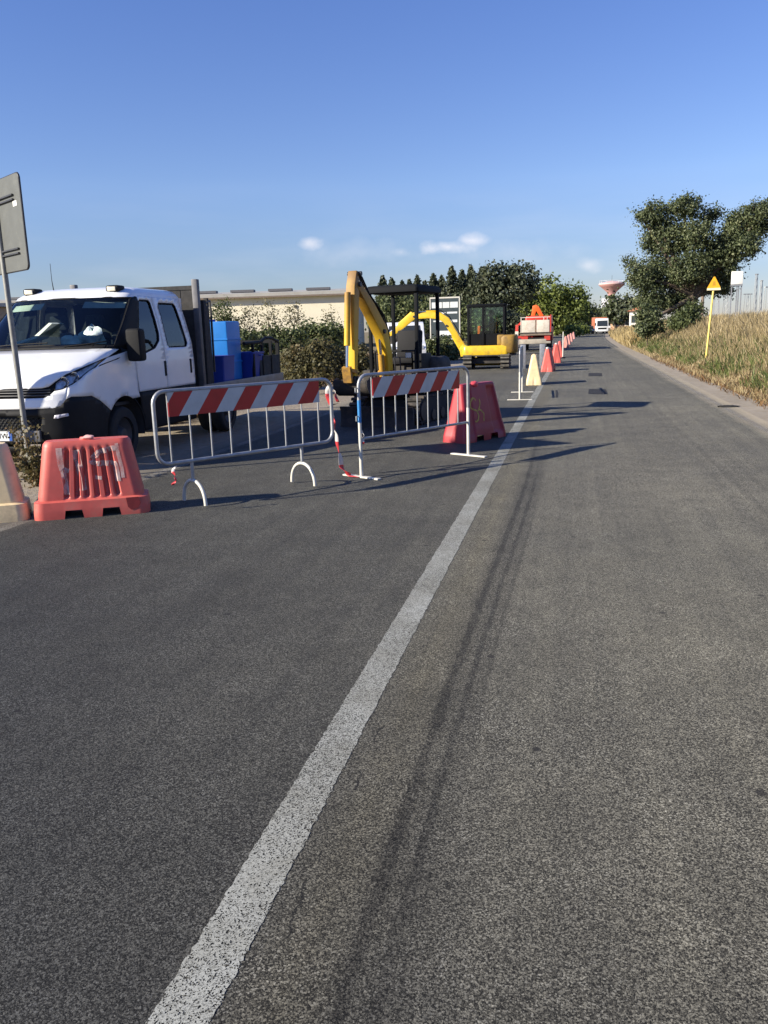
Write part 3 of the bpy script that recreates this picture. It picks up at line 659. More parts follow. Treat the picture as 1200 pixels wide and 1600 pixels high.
# second red barrier with the yellow letters
c, rz2 = place_front(G(728, 694), G(793, 681), .215)
red2, body2 = water_barrier('water_barrier', 'red plastic barrier with yellow spray letters behind the second crowd barrier', (c.x, c.y, 0), rz2, BS, M_red2, 'plastic road barriers')
gm = MB()
for st, w in (([(-.125, .565), (-.15, .60), (-.185, .60), (-.215, .55), (-.235, .48), (-.20, .45), (-.13, .42), (-.11, .36), (-.13, .30), (-.17, .275), (-.20, .285)], .024),
              ([(-.045, .58), (-.045, .52), (-.075, .46), (-.11, .42)], .022), ([(-.085, .44), (-.04, .42), (.005, .37), (-.01, .32), (-.02, .27)], .022)):
    gm.add(*BS.stroke([(x*1.15, z) for x, z in st], w))
gm.build('graffiti', spray('yellow_spray_paint', (.66, .46, .10), 16, .36), body2, recalc=False)
MB().blob((-.10, -.07, .79), (.075, .04, .045), 5, .1).build('red_cap', mat('bright_pink_red', (.75, .09, .11), .4), red2)
# the row along the centre line, seen end on
row = [((833, 602), 1.0, M_cream, 'cream plastic barrier standing end on beside the centre line', 3),
       ((856, 581), 1.0, M_red, 'red plastic barrier with white top, second in the row behind the cream one', -4),
       ((868, 567), 1.0, M_red, 'red plastic barrier with pale side just beyond the white topped one', 4),
       ((874, 559), 1.0, M_red, 'red plastic barrier beside the thin white post in the row', 0)]
for (p, s_, m_, lab, dr) in row:
    q = G(*p); t, bd = water_barrier('water_barrier', lab, (q.x, q.y+.5, 0), R(90+dr), BS, m_, 'plastic road barriers', mesh=body2.data)
    if 'white top' in lab:
        MB().blob((-.28, 0, .80), (.13, .07, .05), 9, .12).build('white_top', M_wpole, t)
M_pink = mat('sun_bleached_pink_plastic', (.56, .24, .20), .6, var=.2, dirt=(.6, .5, .45), dirt_amt=.5, dirt_scale=3)
for i, (p, lab) in enumerate((((884, 543), 'bleached pink plastic barrier, nearest of the distant row'), ((888, 538), 'bleached pink plastic barrier, second of the distant row'), ((892, 533.5), 'bleached pink plastic barrier, third of the distant row'), ((896, 529.5), 'bleached pink plastic barrier, farthest of the distant row by the bend'))):
    q = G(*p); water_barrier('water_barrier', lab, (q.x, q.y, 0), R(90-3), BS, M_pink, 'plastic road barriers', mesh=body2.data)
q = G(879.5, 560)
pt = thing('marker_post', 'thin white marker post standing in the row of red barriers', 'post', (q.x, q.y, 0))
MB().lathe([(.001, 0), (.12, 0), (.12, .03), (.05, .06), (.035, .08)], 16).build('base', M_black, pt); MB().cyl((0, 0, .05), (0, 0, 1.28), .032, .028, 12).build('post', M_wpole, pt)

# ------------------------------------------------------------------ crowd barriers
M_board = stripes('red_white_board', (.62, .64, .64), (.52, .022, .025), .385, -.73, rough=.35, phase=.1)
M_blue = mat('blue_paint', (.03, .22, .52), .5, var=.15, dirt=(.5, .5, .5), dirt_amt=.3, dirt_scale=14)
def rframe(x0, x1, z0, z1, r, n=5):
    pts = []
    for (cx, cz, a0) in ((x1-r, z1-r, 0), (x0+r, z1-r, 90), (x0+r, z0+r, 180), (x1-r, z0+r, 270)):
        for i in range(n+1): a = R(a0+90*i/n); pts.append((cx+r*math.cos(a), 0, cz+r*math.sin(a)))
    return pts
def arch_barrier(label, loc, rz):
    t = thing('crowd_barrier', label, 'barrier', loc, rz, 'steel crowd barriers')
    x0, x1, z0, z1 = -1.0, 1.04, .42, 1.08
    MB().tube(rframe(x0, x1, z0, z1, .11), .019, 10, closed=True).build('frame', M_galv, t, smooth=60)
    bx0, bx1 = -.86, .86
    xs = [bx0+(bx1-bx0)*i/8 for i in range(9)]
    first = None
    for x in xs:
        if first is None: first = MB().cyl((0, 0, z0), (0, 0, z1), .0085, n=8).build('bar', M_galv, t, smooth=60); o = first
        else: o = first.copy(); C.objects.link(o)
        o.parent = t; o.location = (x, 0, 0)
    b = MB().box((bx0-.005, -.024, .850), (bx1+.005, -.018, 1.068)).build('striped_board', M_board, t)
    for lx in (-.66, .62):
        l = MB().cyl((lx, 0, z0), (lx, 0, .24), .017, n=10)
        l.build('leg_stem', M_galv, t, smooth=60)
        arch = [(lx, .20*math.cos(R(a)), max(.016, .235*math.sin(R(a))**.8)) for a in range(0, 181, 12)]
        MB().tube(arch, .0165, 10).build('arched_foot', M_wpole, t, smooth=60)
    return t
a, b_ = (G(283, 787)+G(327, 790))/2, (G(457, 753)+G(502, 762))/2
u = (b_-a).normalized(); mid = a+u*(.66)
cb1 = arch_barrier('steel crowd barrier with red and white board on arched feet, before the truck', (mid.x, mid.y, 0), math.atan2(u.y, u.x))
def flat_barrier(label, loc, rz, length, nb, board=True, blue=False):
    t = thing('crowd_barrier', label, 'barrier', loc, rz, 'steel crowd barriers')
    hx = length/2; z1 = 1.10; zb = .42; r = .12
    top = [(-hx, 0, .02), (-hx, 0, z1-r)]+[(-hx+r-r*math.cos(R(a)), 0, z1-r+r*math.sin(R(a))) for a in range(15, 91, 15)]+[(hx-r+r*math.sin(R(a)), 0, z1-r+r*math.cos(R(a))) for a in range(0, 91, 15)]+[(hx, 0, .02)]
    fr = MB().tube(top, .019, 10).build('frame', M_galv, t, smooth=60)
    MB().cyl((-hx, 0, zb), (hx, 0, zb), .015, n=10).build('bottom_rail', M_galv, t, smooth=60)
    bx0, bx1 = -hx+.20, hx-.20; first = None
    for i in range(nb):
        x = bx0+(bx1-bx0)*i/(nb-1)
        if first is None: first = MB().cyl((0, 0, zb), (0, 0, z1), .0085, n=8).build('bar', M_galv, t, smooth=60); o = first
        else: o = first.copy(); C.objects.link(o)
        o.parent = t; o.location = (x, 0, 0)
    if board: MB().box((bx0-.005, -.024, .850), (bx1+.005, -.018, 1.068)).build('striped_board', M_board, t)
    for lx in (-hx, hx):
        MB().box((lx-.03, -.27, .0), (lx+.03, .27, .016)).build('flat_foot', M_wpole, t, bevel=.003)
        MB().cyl((lx, 0, .016), (lx, 0, .60), .0205, n=10).build('painted_leg', M_wpole, t, smooth=60)
    if blue:
        MB().cyl((-hx, 0, .60), (-hx, 0, .84), .0215, n=10).build('blue_wrap', M_blue, fr, smooth=60)
    for z in (.62, .92):
        MB().tube([(-hx-.015, 0, z), (-hx-.05, 0, z), (-hx-.05, 0, z+.05), (-hx-.015, 0, z+.05)], .006, 6).build('hook', M_galv, t, smooth=60)
    return t
a, b_ = G(565, 746), G(732, 712); u = (b_-a); mid = (a+b_)/2
cb2 = flat_barrier('steel crowd barrier with red and white board on flat feet, one post wrapped blue', (mid.x, mid.y, 0), math.atan2(u.y, u.x), u.length, 9, True, True)
a, b_ = G(812, 625), G(816, 613); u = (b_-a); mid = (a+b_)/2
cb3 = flat_barrier('bare crowd barrier seen end on beside the cream plastic barrier', (mid.x, mid.y, 0), math.atan2(u.y, u.x), u.length, 9, False)
# trestle
q = G(832, 576)
tr = thing('trestle', 'weathered pale trestle standing across the lane behind the cream barrier', 'trestle', (q.x, q.y, 0), R(4))
for x in (-.36, .36):
    MB().box((x-.10, -.03, 0), (x+.10, .03, .93)).build('leg', M_galv, tr, bevel=.006)
MB().box((-.50, -.055, .93), (.50, .055, 1.10)).build('beam', mat('weathered_pale_board', (.42, .38, .30), .7, var=.2, dirt=(.2, .16, .11), dirt_amt=.4), tr, bevel=.008)

# ------------------------------------------------------------------ barrier tape
M_tape = stripes('red_white_tape', (.70, .66, .64), (.60, .05, .06), .26, 0.0, axis=2, rough=.4)
def ribbon(name, pts, w, label=None, parent=None, seed=1, material=None, cat='tape'):
    rr = random.Random(seed); P = [Vector(p) for p in pts]; Q = []
    for a, b in zip(P, P[1:]):
        for i in range(8): Q.append(a.lerp(b, i/8))
    Q.append(P[-1]); vs = []; fs = []; ph = rr.uniform(0, 6)
    for i, p in enumerate(Q):
        ang = ph+1.5*math.sin(i*.28)+i*.10; n = Vector((math.cos(ang), math.sin(ang), 0.12))
        k = Vector((math.sin(i*.7+ph), math.cos(i*.9+ph), 0))*.006
        vs += [p+k-n*w/2, p+k+Vector((0, 0, 0))+Vector((n.y, -n.x, 0))*w*.16, p+k+n*w/2]
        if i: j = 3*i; fs += [(j-3, j-2, j+1, j), (j-2, j-1, j+2, j+1)]
    o = MB().add(vs, fs).build(name, material or M_tape, parent, recalc=False, smooth=60)
    md = o.modifiers.new('thickness', 'SOLIDIFY'); md.thickness = .0015
    if label: tag(o, label, cat)
    return o
def px_at(o, x, y):   # point on the ray of a pixel at the barrier's distance
    return AT(x, y, o)
yb = 8.72
def tp(x, y, Y): v = AT(x, y, Y); v.z = max(v.z, .012); return v
ribbon('barrier_tape', [tp(514, 598, 8.72), tp(512, 620, 8.72), tp(519, 645, 8.74), tp(522, 668, 8.72), tp(529, 700, 8.72), tp(534, 730, 8.72), tp(546, 745, 8.72), tp(562, 748, 8.66)], .055, 'red and white barrier tape hanging from the first crowd barrier to the ground', seed=3)
ribbon('barrier_tape', [tp(274, 728, 6.72), tp(270, 738, 6.70), tp(275, 748, 6.70), tp(271, 758, 6.70)], .03, 'short red tape scrap tied to the first crowd barrier by the red plastic barrier', seed=8)
ribbon('barrier_tape', [tp(564, 672, 8.70), tp(569, 680, 8.68), tp(566, 694, 8.68)], .035, 'short red tape end tied round the post wrapped blue', seed=12)
ribbon('barrier_tape', [tp(517, 606, 8.74), tp(524, 612, 8.74), tp(527, 628, 8.74)], .035, 'loose red tape end beside the knot on the first crowd barrier', seed=17)

# ------------------------------------------------------------------ traffic sign seen from behind
M_signback = mat('grey_sign_back', (.10, .105, .098), .6, .2, var=.1, dirt=(.2, .2, .18), dirt_amt=.25, dirt_scale=6)
sg = thing('traffic_sign', 'grey back of a square traffic sign on a pole in front of the truck', 'sign', (-5.93, 8.13, 0), 0)
MB().cyl((0, 0, -.02), (-.035, .0, 3.3), .030, n=14).build('pole', mat('sign_pole_steel', (.24, .24, .225), .55, .5, var=.2, vs=20, dirt=(.18, .16, .13), dirt_amt=.3, dirt_scale=12), sg, smooth=60)
rot = Matrix.Rotation(R(-34), 4, 'Z')
pz0, pz1, hw = 2.28, 3.20, .50
pl = MB().add([rot @ Vector((x, y, z))+Vector((.10, -.06, 0)) for (y, ) in ((-.012,), (.012,)) for (x, z) in rrect(hw, (pz1-pz0)/2, .05, 5, 0, (pz0+pz1)/2)], [])
n = len(pl.v)//2; pl.f = [tuple(range(n)), tuple(range(2*n-1, n-1, -1))]+[(i, (i+1) % n, n+(i+1) % n, n+i) for i in range(n)]
pn = pl.build('panel', M_signback, sg)
rim = [rot @ Vector((x, 0, z))+Vector((.10, -.06, 0)) for (x, z) in rrect(hw, (pz1-pz0)/2, .05, 5, 0, (pz0+pz1)/2)]
MB().tube(rim, .012, 6, closed=True).build('rim', M_steel, pn, smooth=60)
for z in (pz0+.16, pz1-.24):
    for dz in (0, .045):
        b = MB(); b.box((-.34, -.034, z+dz), (.34, -.016, z+dz+.014)); b.v = [tuple(rot @ Vector(v)+Vector((.10, -.06, 0))) for v in b.v]; b.build('bracket', M_steel, sg)
b = MB(); b.box((.30, -.0145, 2.90), (.40, -.0135, 2.95)); b.v = [tuple(rot @ Vector(v)+Vector((.10, -.06, 0))) for v in b.v]; b.build('sticker', mat('white_sticker', (.75, .75, .73), .5), pn)

sp2 = thing('steel_pole', 'grey steel pole just outside the left edge, shading the truck bonnet', 'pole', (-7.36, 7.61, 0))
MB().cyl((0, 0, -.05), (0, 0, 3.4), .05, n=16).build('pole', MATS['sign_pole_steel'], sp2, smooth=60); MB().lathe([(.09, 0), (.09, .02), (.055, .06)], 16).build('collar', M_steel, sp2)

# ================================================================== white crew cab truck
def interp(tab, z):
    if z <= tab[0][0]: return tab[0][1]
    for a, b in zip(tab, tab[1:]):
        if z <= b[0]: return a[1]+(b[1]-a[1])*(z-a[0])/(b[0]-a[0])
    return tab[-1][1]
YF = [(.25, .10), (.34, .03), (.45, .0), (.78, .0), (.84, .02), (.92, .03), (1.00, .05), (1.06, .07), (1.14, .11), (1.20, .18), (1.26, .31), (1.34, .57), (1.43, .90), (1.47, .98), (2.11, 1.72), (2.16, 1.80), (2.24, 1.98)]
WZ = [(.25, .95), (.40, .985), (.75, 1.0), (1.20, 1.0), (1.45, .985), (1.80, .93), (2.10, .865), (2.16, .845), (2.24, .78)]
RZ = [(.25, .46), (.9, .48), (1.1, .50), (1.3, .46), (1.45, .40), (2.1, .34), (2.24, .34)]
SN = 3.2
HP = math.pi/2
def cab_map(T, z):
    yf, w, r = interp(YF, z), interp(WZ, z), interp(RZ, z); s = 1 if T >= 0 else -1; t = abs(T)
    if t <= HP: return Vector((s*w*math.sin(t)**(2/SN), yf+r-r*max(0, math.cos(t))**(2/SN), z))
    return Vector((s*w, yf+r+(t-HP), z))
def T_of(mode, a, z):
    yf, w, r = interp(YF, z), interp(WZ, z), interp(RZ, z)
    if mode == 't': return a
    if mode == 'x': k = min(1, abs(a)/w); return math.copysign(math.asin(k**(SN/2)), a)
    if a >= yf+r: return HP+a-yf-r
    k = max(0, min(1, (yf+r-a)/r)); return math.acos(k**(SN/2))
def inside(poly, P):
    x, y = P[:, 0], P[:, 1]; c = np.zeros(len(P), bool); n = len(poly)
    for i in range(n):
        (x0, y0), (x1, y1) = poly[i], poly[i-1]
        if y0 == y1: continue
        k = ((y0 > y) != (y1 > y)) & (x < (x1-x0)*(y-y0)/(y1-y0)+x0); c ^= k
    return c
def dens(poly, step):
    out = []
    for (p, q) in zip(poly, poly[1:]+poly[:1]):
        if p[0] != q[0]: p = ('t', T_of(*p), p[2]); q = ('t', T_of(*q), q[2])
        n = max(1, int(math.hypot(q[1]-p[1], q[2]-p[2])/step))
        for i in range(n):
            f = i/n; a = p[1]+(q[1]-p[1])*f; z = p[2]+(q[2]-p[2])*f; out.append((T_of(p[0], a, z), z))
    return out
def panel(outer, holes=(), step=.035, off_=0.0, mirror=False, grid=.06):
    O = dens(outer, step); Hs = [dens(h_, step) for h_ in holes]
    V = []; E = []
    for loop in [O]+Hs:
        b0 = len(V); V += [Vector(p) for p in loop]; E += [(b0+i, b0+(i+1) % len(loop)) for i in range(len(loop))]
    a = np.array(O); lo, hi = a.min(0), a.max(0)
    gx = np.arange(lo[0]+grid/2, hi[0], grid); gz = np.arange(lo[1]+grid/2, hi[1], grid)
    if len(gx) and len(gz):
        gp = np.stack(np.meshgrid(gx, gz), -1).reshape(-1, 2); k = inside(O, gp)
        for h_ in Hs: k &= ~inside(h_, gp)
        allb = np.array(O+[p for h_ in Hs for p in h_])
        gp = gp[k]
        if len(gp):
            dmin = np.min(np.linalg.norm(gp[:, None]-allb[None], axis=2), axis=1); gp = gp[dmin > step*.45]
            V += [Vector(p) for p in gp]
    v2, e2, f2, *_ = delaunay_2d_cdt(V, E, [], 0, 1e-6)
    cen = np.array([[sum(v2[i][0] for i in f)/3, sum(v2[i][1] for i in f)/3] for f in f2]); keep = inside(O, cen)
    for h_ in Hs: keep &= ~inside(h_, cen)
    pts = []
    for p in v2:
        q = cab_map(p[0], p[1])
        if off_:
            e = 1e-3; n = (cab_map(p[0]+e, p[1])-q).cross(cab_map(p[0], p[1]+e)-q)
            if n.length > 0: n.normalize(); q = q+(n if n.dot(Vector((q.x, -.3, 0))) > 0 else -n)*off_
        if mirror: q.x = -q.x
        pts.append(q)
    return pts, [tuple(f) for f, k in zip(f2, keep) if k]
def pmesh(name, material, parent, outer, holes=(), both=False, off_=0.0, thick=.012, **kw):
    obs = []
    for mir in ((False, True) if both else (False,)):
        vs, fs = panel(outer, holes, mirror=mir, off_=off_, **kw); o = MB().add(vs, fs).build(name, material, parent, smooth=40)
        if thick: md = o.modifiers.new('thickness', 'SOLIDIFY'); md.thickness = thick; md.offset = 0
        obs.append(o)
    return obs
TX, TY = -6.60, 8.45
truck = thing('crew_cab_truck', 'white crew cab flatbed truck parked on the left shoulder facing the camera', 'truck', (TX, TY, 0))
M_glassw = glass('windscreen_glass', (.78, .90, .84), .8); M_glassd = glass('door_glass', (.34, .40, .42))
M_lamp = mat('lamp_reflector', (.62, .66, .72), .3, .35, var=.4, vs=14); M_clear = glass('lamp_glass', (.9, .93, .95))
def tline(pts): return [('t', t, z) for t, z in pts]
# bonnet: bottom edge follows grille and headlight tops
hb_ = [(1.545, 1.345), (1.30, 1.273), (1.10, 1.223), (.90, 1.173), (.72, 1.093), (.62, 1.042)]
hb = [(-t, z) for t, z in hb_]+[(-.5, 1.027), (0, 1.025), (.5, 1.027)]+hb_[::-1]
pmesh('bonnet', M_white, truck, tline(hb+[(1.55, 1.43), (1.0, 1.44), (0, 1.445), (-1.0, 1.44), (-1.55, 1.43)]), grid=.05)
# headlights
hl = [(.735, 1.088), (.90, 1.165), (1.10, 1.215), (1.30, 1.265), (1.535, 1.335), (1.545, 1.235), (1.30, 1.125), (1.10, 1.06), (.90, 1.012), (.735, .998)]
for s in (1, -1):
    hh = tline([(s*t, z) for t, z in hl]); h0 = pmesh('headlight', M_lamp, truck, hh, off_=-.03, thick=0)[0]
    pmesh('lens', M_clear, h0, hh, off_=.0, thick=0)
    for (t, z, r_) in ((.90, 1.085, .055), (1.12, 1.14, .05)):
        c_ = cab_map(s*t, z); MB().lathe([(r_*1.15, -.012), (r_*1.15, .0), (r_, .0), (r_*.4, .03), (.001, .035)], 18, 'y', tuple(c_+Vector((0, .005, 0)))).build('projector', M_chrome, h0)
    edge = [cab_map(s*t, z) for t, z in hl]; MB().tube(edge, .007, 6, closed=True).build('surround', M_black, h0, smooth=60)
# grille band
gb = [(-.728, 1.08), (-.62, 1.036), (-.5, 1.021), (0, 1.02), (.5, 1.021), (.62, 1.036), (.728, 1.08), (.728, .995), (.66, .955), (.56, .925), (0, .922), (-.56, .925), (-.66, .955), (-.728, .995)]
gr = pmesh('grille', M_black, truck, tline(gb), off_=-.02)[0]
for z in (.945, .978, 1.006):
    MB().tube([cab_map(t, z)+Vector((0, -.004, 0)) for t in [(-.66+.066*i) for i in range(21)]], .007, 6).build('slat', mat('grille_slat', (.06, .062, .066), .4), gr, smooth=60)
# white bumper strip joining the wings
bs = [(-1.0, 1.03), (-.90, 1.006), (-.735, .990), (-.66, .948), (-.56, .917), (0, .914), (.56, .917), (.66, .948), (.735, .990), (.90, 1.006), (1.0, 1.03), (.98, .90), (.86, .82), (.66, .80), (0, .795), (-.66, .80), (-.86, .82), (-.98, .90)]
pmesh('bumper_strip', M_white, truck, tline(bs))
# black lower bumper
ARC = (1.27, .385, .455)
def arch_pts(r_, a0, a1, n=14): return [('y', ARC[0]+r_*math.cos(R(a0+(a1-a0)*i/n)), ARC[1]+r_*math.sin(R(a0+(a1-a0)*i/n))) for i in range(n+1)]
lb_side = [('t', .66, .793), ('t', .84, .812), ('t', .96, .885), ('t', 1.10, .915), ('y', .52, .90), ('y', .70, .82)]+arch_pts(.47, 140, 180, 6)+[('y', .80, .31), ('t', 1.2, .29), ('t', .6, .28), ('t', 0, .28)]
for mir in (False, True):
    vs, fs = panel(lb_side+[('t', 0, .36), ('t', .44, .36), ('t', .52, .70), ('t', 0, .72), ('t', 0, .79)], mirror=mir, grid=.06)
    o = MB().add(vs, fs).build('lower_bumper', M_black, truck, smooth=45); md = o.modifiers.new('thickness', 'SOLIDIFY'); md.thickness = .012; md.offset = 0
gp = [('t', -.5, .37), ('t', .0, .37), ('t', .5, .37), ('t', .53, .71), ('t', 0, .715), ('t', -.53, .71)]
lg = pmesh('lower_grille', M_int, truck, gp, off_=-.05)[0]
mesh_ = MB()
for i in range(-16, 17):
    for sl in (-1, 1):
        pts = []
        for k in range(7):
            z = .57+.02*k; x = i*.052+sl*.052*(k-3)/3
            if abs(x) < .74: pts.append(cab_map(T_of('x', x, z), z)+Vector((0, .02, 0)))
        if len(pts) > 2: mesh_.tube(pts, .0045, 4)
tag(mesh_.build('honeycomb_mesh', M_black, lg, smooth=0), kind='stuff')
MB().box((-.62, -.012, .42), (.62, .03, .55)).build('plate_carrier', mat('grey_plastic', (.10, .10, .105), .6), truck, bevel=.01)
pp = MB().box((-.26, -.022, .435), (.26, -.0125, .545)).build('number_plate', mat('plate_white', (.72, .73, .72), .4, var=.04), truck)
for x0 in (.222, -.26): MB().box((x0, -.0245, .437), (x0+.038, -.0222, .543)).build('blue_band', mat('plate_blue', (.02, .09, .38), .4), pp)
RX = Matrix.Rotation(R(90), 4, 'X')
text_mesh('plate_lettering', '054MW', .088, mat('plate_black', (.02, .02, .02), .5), pp, Matrix.Translation((.21, -.0235, .489)) @ RX, .001, 'RIGHT')
badge = text_mesh('badge_lettering', 'IVECO', .105, mat('badge_grey', (.34, .35, .37), .35, .3, var=.05), truck, Matrix.Translation((0, .092, 1.098)) @ Matrix.Rotation(R(60), 4, 'X') @ Matrix.Scale(1.45, 4, (1, 0, 0)), .006)
# fog lamp recess and day light bar on each side
for s in (1, -1):
    rc = pmesh('fog_lamp_recess', M_int, truck, tline([(s*t, z) for t, z in ((.62, .72), (.70, .75), (1.06, .76), (1.12, .70), (1.08, .56), (.70, .55), (.60, .60))]), off_=.004, thick=0)[0]
    pmesh('day_light', mat('pale_lamp', (.62, .60, .66), .3, var=.05), rc, tline([(s*t, z) for t, z in ((.72, .685), (.74, .72), (1.02, .735), (1.03, .705), (.76, .68))]), off_=.012, thick=.008)
# wings (front fenders)
wing = [('t', 1.005, 1.035), ('t', 1.10, 1.053), ('t', 1.30, 1.118), ('t', 1.548, 1.228), ('t', 1.555, 1.335), ('y', 1.60, 1.42), ('y', 1.62, 1.2), ('y', 1.64, .87), ('y', 1.66, .80)]+arch_pts(.46, 63, 138, 12)+[('y', .72, .825), ('y', .53, .905), ('t', 1.10, .92), ('t', .975, .893), ('t', .99, .93)]
pmesh('wing', M_white, truck, wing, both=True)
for s in (1, -1):   # wheel arch lining
    lin = [[(s*(.995-.45*k), ARC[0]+.458*math.cos(R(a)), ARC[1]+.458*math.sin(R(a))) for a in range(-10, 191, 10)] for k in (0, 1)]
    MB().loft(lin, False, False, False).build('arch_liner', M_int, truck)
    lip = [Vector((s*1.0, ARC[0]+.463*math.cos(R(a)), ARC[1]+.463*math.sin(R(a)))) for a in range(0, 66, 6)]
    MB().tube(lip, .012, 6).build('arch_lip', M_black, truck, smooth=60)
# doors
def door(name, outer, win, handle, parent=truck):
    for mir in (False, True):
        s = -1 if mir else 1
        vs, fs = panel(outer, [win], mirror=mir); o = MB().add(vs, fs).build(name, M_white, parent, smooth=40); md = o.modifiers.new('thickness', 'SOLIDIFY'); md.thickness = .02; md.offset = 0
        vs, fs = panel(win, mirror=mir, off_=-.008); MB().add(vs, fs).build('window_glass', M_glassd, o, smooth=40)
        rim_ = [cab_map(*p) for p in dens(win, .05)]
        if mir: rim_ = [Vector((-p.x, p.y, p.z)) for p in rim_]
        MB().tube(rim_, .013, 6, closed=True).build('window_seal', M_black, o, smooth=60)
        y0, y1, z0, z1 = handle
        MB().box((s*.995 if s > 0 else -1.02, y0, z0), (1.02 if s > 0 else -.995, y1, z1)).build('handle', M_black, o, bevel=.012)
fd = [('y', 1.66, 1.41), ('y', 1.62, 1.42), ('y', 1.628, 1.2), ('y', 1.67, .865), ('y', 2.47, .865), ('y', 2.465, 1.5), ('y', 2.44, 2.11), ('y', 2.1, 2.12), ('y', 1.99, 2.085), ('y', 1.85, 1.80)]
fw = [('y', 1.75, 1.46), ('y', 1.86, 1.70), ('y', 2.03, 2.02), ('y', 2.09, 2.06), ('y', 2.33, 2.06), ('y', 2.37, 2.03), ('y', 2.395, 1.62), ('y', 2.36, 1.52), ('y', 2.20, 1.42), ('y', 1.95, 1.37), ('y', 1.78, 1.36)]
door('front_door', fd, fw, (2.40, 2.455, 1.03, 1.24))
rd = [('y', 2.478, .865), ('y', 3.36, .865), ('y', 3.36, 1.5), ('y', 3.27, 2.11), ('y', 2.45, 2.11), ('y', 2.474, 1.5)]
rw = [('y', 2.62, 1.42), ('y', 2.58, 1.46), ('y', 2.57, 1.98), ('y', 2.61, 2.03), ('y', 3.07, 2.03), ('y', 3.11, 1.99), ('y', 3.21, 1.47), ('y', 3.16, 1.42)]
door('rear_door', rd, rw, (3.21, 3.265, 1.03, 1.24))
pmesh('sill', M_black, truck, [('y', 1.67, .858), ('y', 3.36, .858), ('y', 3.36, .34), ('y', 1.745, .34), ('y', 1.735, .50), ('y', 1.69, .64)], both=True)
# black A pillar triangle, windscreen, roof rail
pmesh('pillar', M_black, truck, [('t', 1.28, 1.455), ('t', 1.50, 1.455), ('y', 1.50, 1.40), ('y', 1.62, 1.345), ('y', 1.77, 1.36), ('y', 1.765, 1.46), ('y', 1.87, 1.70), ('y', 2.04, 2.03), ('y', 2.02, 2.095), ('t', 1.50, 2.10), ('t', 1.34, 2.06)], both=True, off_=.014)
pmesh('cowl', M_black, truck, tline([(-1.5, 1.437), (-.8, 1.45), (0, 1.455), (.8, 1.45), (1.5, 1.437), (1.4, 1.475), (.7, 1.49), (0, 1.49), (-.7, 1.49), (-1.4, 1.475)]))
ws = pmesh('windscreen', M_glassw, truck, tline([(-1.30, 1.478), (-.7, 1.492), (0, 1.494), (.7, 1.492), (1.30, 1.478), (1.345, 2.055), (.7, 2.085), (0, 2.09), (-.7, 2.085), (-1.345, 2.055)]), thick=0)[0]
wsr = [cab_map(t, z) for t, z in ((-1.31, 1.48), (-.7, 1.494), (0, 1.496), (.7, 1.494), (1.31, 1.48), (1.33, 1.8), (1.35, 2.06), (.7, 2.088), (0, 2.093), (-.7, 2.088), (-1.35, 2.06), (-1.33, 1.8))]
MB().tube(wsr, .014, 6, closed=True).build('seal', M_black, ws, smooth=60)
for s in (-1, 1):
    sv = MB().add([cab_map(s*t, z)+Vector((0, .05, -.02)) for t, z in ((.18, 2.07), (1.15, 2.05), (1.15, 1.97), (.18, 1.985))], [(0, 1, 2, 3)]); sv.build('sun_visor', mat('pale_visor', (.45, .48, .44), .8), truck)
for (t0, t1) in ((-.85, .05), (.25, 1.05)):
    w_ = [cab_map(t0+(t1-t0)*i/8, 1.475+.05*i/8)+Vector((0, -.02, .008)) for i in range(9)]
    MB().tube(w_, .008, 6).build('wiper', M_black, truck, smooth=60)
# roof
def ring(z, shrink, y1):
    pts = []; yf, w, r = interp(YF, min(z, 2.24)), interp(WZ, min(z, 2.24)), .34
    for i in range(-18, 19):
        T = HP*i/18; p = cab_map(T, min(z, 2.24)); pts.append((p.x*(1-shrink), p.y+shrink*.8, z))
    pts.append((w*(1-shrink), y1, z)); pts.append((-w*(1-shrink), y1, z)); return pts
MB().loft([ring(2.095, -.004, 3.29), ring(2.13, -.012, 3.29), ring(2.17, 0, 3.28), ring(2.21, .02, 3.27), ring(2.235, .08, 3.22), ring(2.25, .25, 3.0)], cap0=True).build('roof', M_white, truck, smooth=50)
for s in (-1, 1):
    l_ = MB().box((s*.62-.09, 1.86, 2.165), (s*.62+.09, 2.06, 2.255)).build('roof_marker', M_black, truck, bevel=.03)
    MB().box((s*.62-.06, 1.845, 2.18), (s*.62+.06, 1.90, 2.235)).build('lens', mat('marker_lens', (.75, .70, .55), .25), l_, bevel=.012)
MB().tube([(-.33, 2.0, 2.23), (-.335, 1.99, 2.36), (-.34, 2.0, 2.58)], [.007, .004, .003], 6).build('antenna', M_black, truck, smooth=60)
MB().box((-.985, 3.34, .5), (.985, 3.37, 1.5)).box((-.87, 3.28, 1.5), (.87, 3.37, 2.12)).build('rear_wall', M_white, truck)
# mirrors
for s in (1, -1):
    mr = MB().box((s*1.03 if s > 0 else -1.24, 1.36, 1.27), (1.24 if s > 0 else -1.03, 1.52, 1.68)).build('mirror', M_black, truck, bevel=.05, seg=3)
    MB().tube([(s*.97, 1.60, 1.40), (s*1.06, 1.50, 1.36), (s*1.12, 1.44, 1.36)], .025, 8).build('mirror_arm', M_black, mr, smooth=60)
    MB().box((s*1.135-.08, 1.516, 1.31), (s*1.135+.08, 1.524, 1.64)).build('mirror_glass', M_chrome, mr)
    # side repeater strip along the wing
    pmesh('side_trim', M_black, truck, [('t', s*1.5705, 1.235), ('t', s*1.5706, 1.255), ('t', s*(HP+.28), 1.33), ('t', s*(HP+.28), 1.31)], off_=.006, thick=.006) if s > 0 else None
